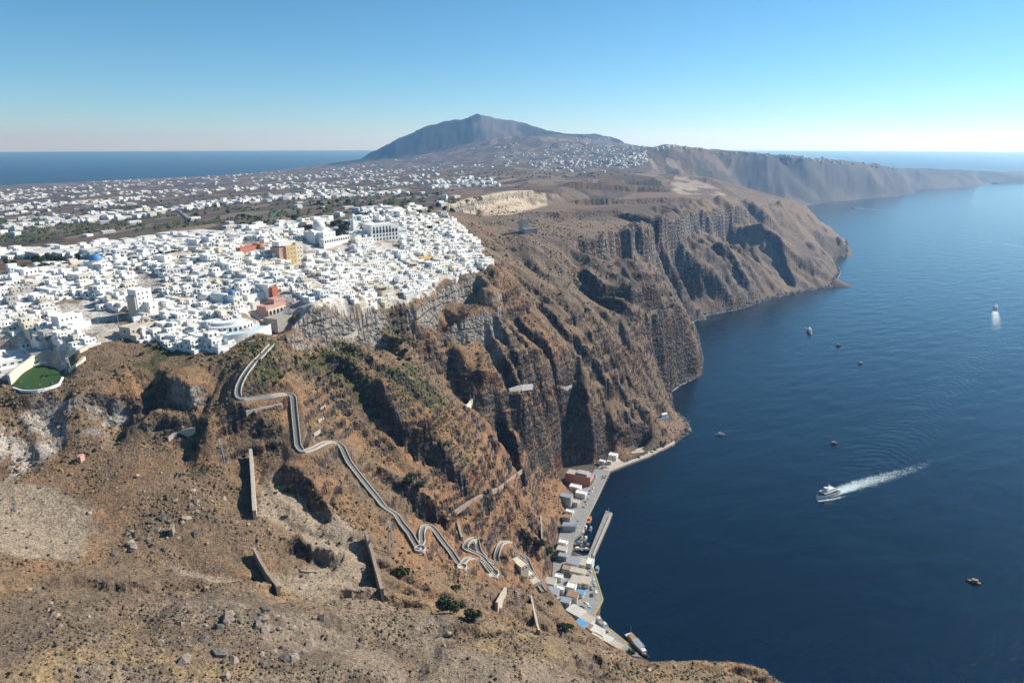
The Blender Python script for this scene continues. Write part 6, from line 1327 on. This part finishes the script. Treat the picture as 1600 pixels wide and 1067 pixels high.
gr = np.maximum.reduce([inside(wpoly(*pp), x, y) for pp in (((470,550,185),(545,545,175),(585,600,165),(560,640,152),(500,620,162),(450,600,178)), ((575,565,178),(640,570,160),(745,690,102),(745,745,100),(700,690,125),(620,605,165)), ((570,500,190),(640,470,195),(650,560,155),(610,560,160)), ((385,560,190),(440,560,186),(450,605,178),(400,615,182),(375,600,184)))])
ok &= (np.hypot(x, y) > 340) | (rg.random(len(x)) < 0.55); ok |= (gr > 0.5) & (sl < 2.2) & (rg.random(len(x)) < 0.8)
x, y, gr = x[ok], y[ok], gr[ok]; n = len(x); s_ = np.clip(rg.lognormal(-0.55, 0.42, n), 0.25, 1.9)*(0.34+0.95*np.clip(np.hypot(x, y)/700, 0, 1.2)); s_ = np.where(gr > 0.5, s_*1.3, s_)
pal = np.array([srgb(96, 86, 66)[:3], srgb(114, 100, 78)[:3], srgb(92, 86, 70)[:3], srgb(124, 106, 82)[:3], srgb(84, 80, 66)[:3]]); cols = pal[rg.integers(0, 5, n)]; palg = np.array([srgb(66, 72, 44)[:3], srgb(84, 84, 50)[:3], srgb(96, 92, 58)[:3]]); cols = np.where((gr > 0.5)[:, None], palg[rg.integers(0, 3, n)], cols)
me_ = tufts('scrub', x, y, s_, cols, 'tuft', 3); me_.materials.append(tm.m); link('scrub', me_, kind='stuff'); print('tufts', n)
x, y = cand(60000, 100, 1100, 1.0); z, sl = slope_ok(x, y); ok = (z > 1) & (fbm(x/22, y/22, 3, 980) > rg.uniform(0.4, 0.62, len(x))) & ~((x < -330) & (y > 380)) & ~((z < 4.5) & (x > 10) & (y < 680))
ok &= may(x, y)
x, y = x[ok][:8000], y[ok][:8000]; n = len(x); s_ = np.clip(rg.lognormal(-1.0, 0.5, n), 0.15, 1.5)*(0.7+0.9*np.clip(np.hypot(x, y)/700, 0, 1.2)); pal = np.array([srgb(132, 116, 98)[:3], srgb(150, 132, 112)[:3], srgb(104, 94, 86)[:3], srgb(170, 152, 130)[:3], srgb(78, 74, 72)[:3]])
me_ = tufts('loose_stones', x, y, s_, pal[rg.integers(0, 5, n)], 'rock', 4); me_.materials.append(tm.m); link('loose_stones', me_, kind='stuff')
# boulders and rubble at the waterline
cw = np.array(COAST_W); cw = cw[(cw[:, 1] < 2400)]; k = rg.integers(0, len(cw)-1, 5200); t_ = rg.random(5200); x = cw[k, 0]*(1-t_)+cw[k+1, 0]*t_+rg.normal(0, 2.6, 5200); y = cw[k, 1]*(1-t_)+cw[k+1, 1]*t_+rg.normal(0, 2.6, 5200)
pqx = np.array([at(u, v, 0)[:2] for u, v in QUAY_PX]); keep = np.min(np.hypot(x[:, None]-pqx[None, :, 0], y[:, None]-pqx[None, :, 1]), 1) > 16; keep &= ~((y > 395) & (y < 640) & (x < 90)); x, y = x[keep], y[keep]; n = len(x)
s_ = np.clip(rg.lognormal(-0.2, 0.5, n), 0.4, 2.6)*(0.7+0.5*y/1000); pal = np.array([srgb(70, 66, 64)[:3], srgb(92, 86, 80)[:3], srgb(120, 112, 104)[:3], srgb(56, 54, 54)[:3]])
me_ = tufts('shore_rocks', x, y, s_, pal[rg.integers(0, 4, n)], 'rock', 6); me_.materials.append(tm.m); link('shore_rocks', me_, kind='stuff')
print('nature', round(time.time()-T0, 1))
settle_labels()
# ------------------------------------------------------------------ sea air
HZ = bpy.data.materials.new('sea_air'); HZ.use_nodes = True
hn = HZ.node_tree.nodes; hn.remove(hn['Principled BSDF'])
pv = hn.new('ShaderNodeVolumePrincipled')
pv.inputs['Color'].default_value = (0.27, 0.57, 1.0, 1); pv.inputs['Absorption Color'].default_value = (1, 1, 1, 1); pv.inputs['Density'].default_value = 6.2e-5; pv.inputs['Anisotropy'].default_value = 0.42
HZ.node_tree.links.new(pv.outputs[0], hn['Material Output'].inputs['Volume'])
bm = bmesh.new(); bmesh.ops.create_cube(bm, size=1.0)
for v in bm.verts: v.co = Vector((v.co.x*70000, v.co.y*70000, -40 if v.co.z < 0 else 700))
me = bpy.data.meshes.new('haze'); bm.to_mesh(me); bm.free()
link('haze', me, HZ, kind='stuff')
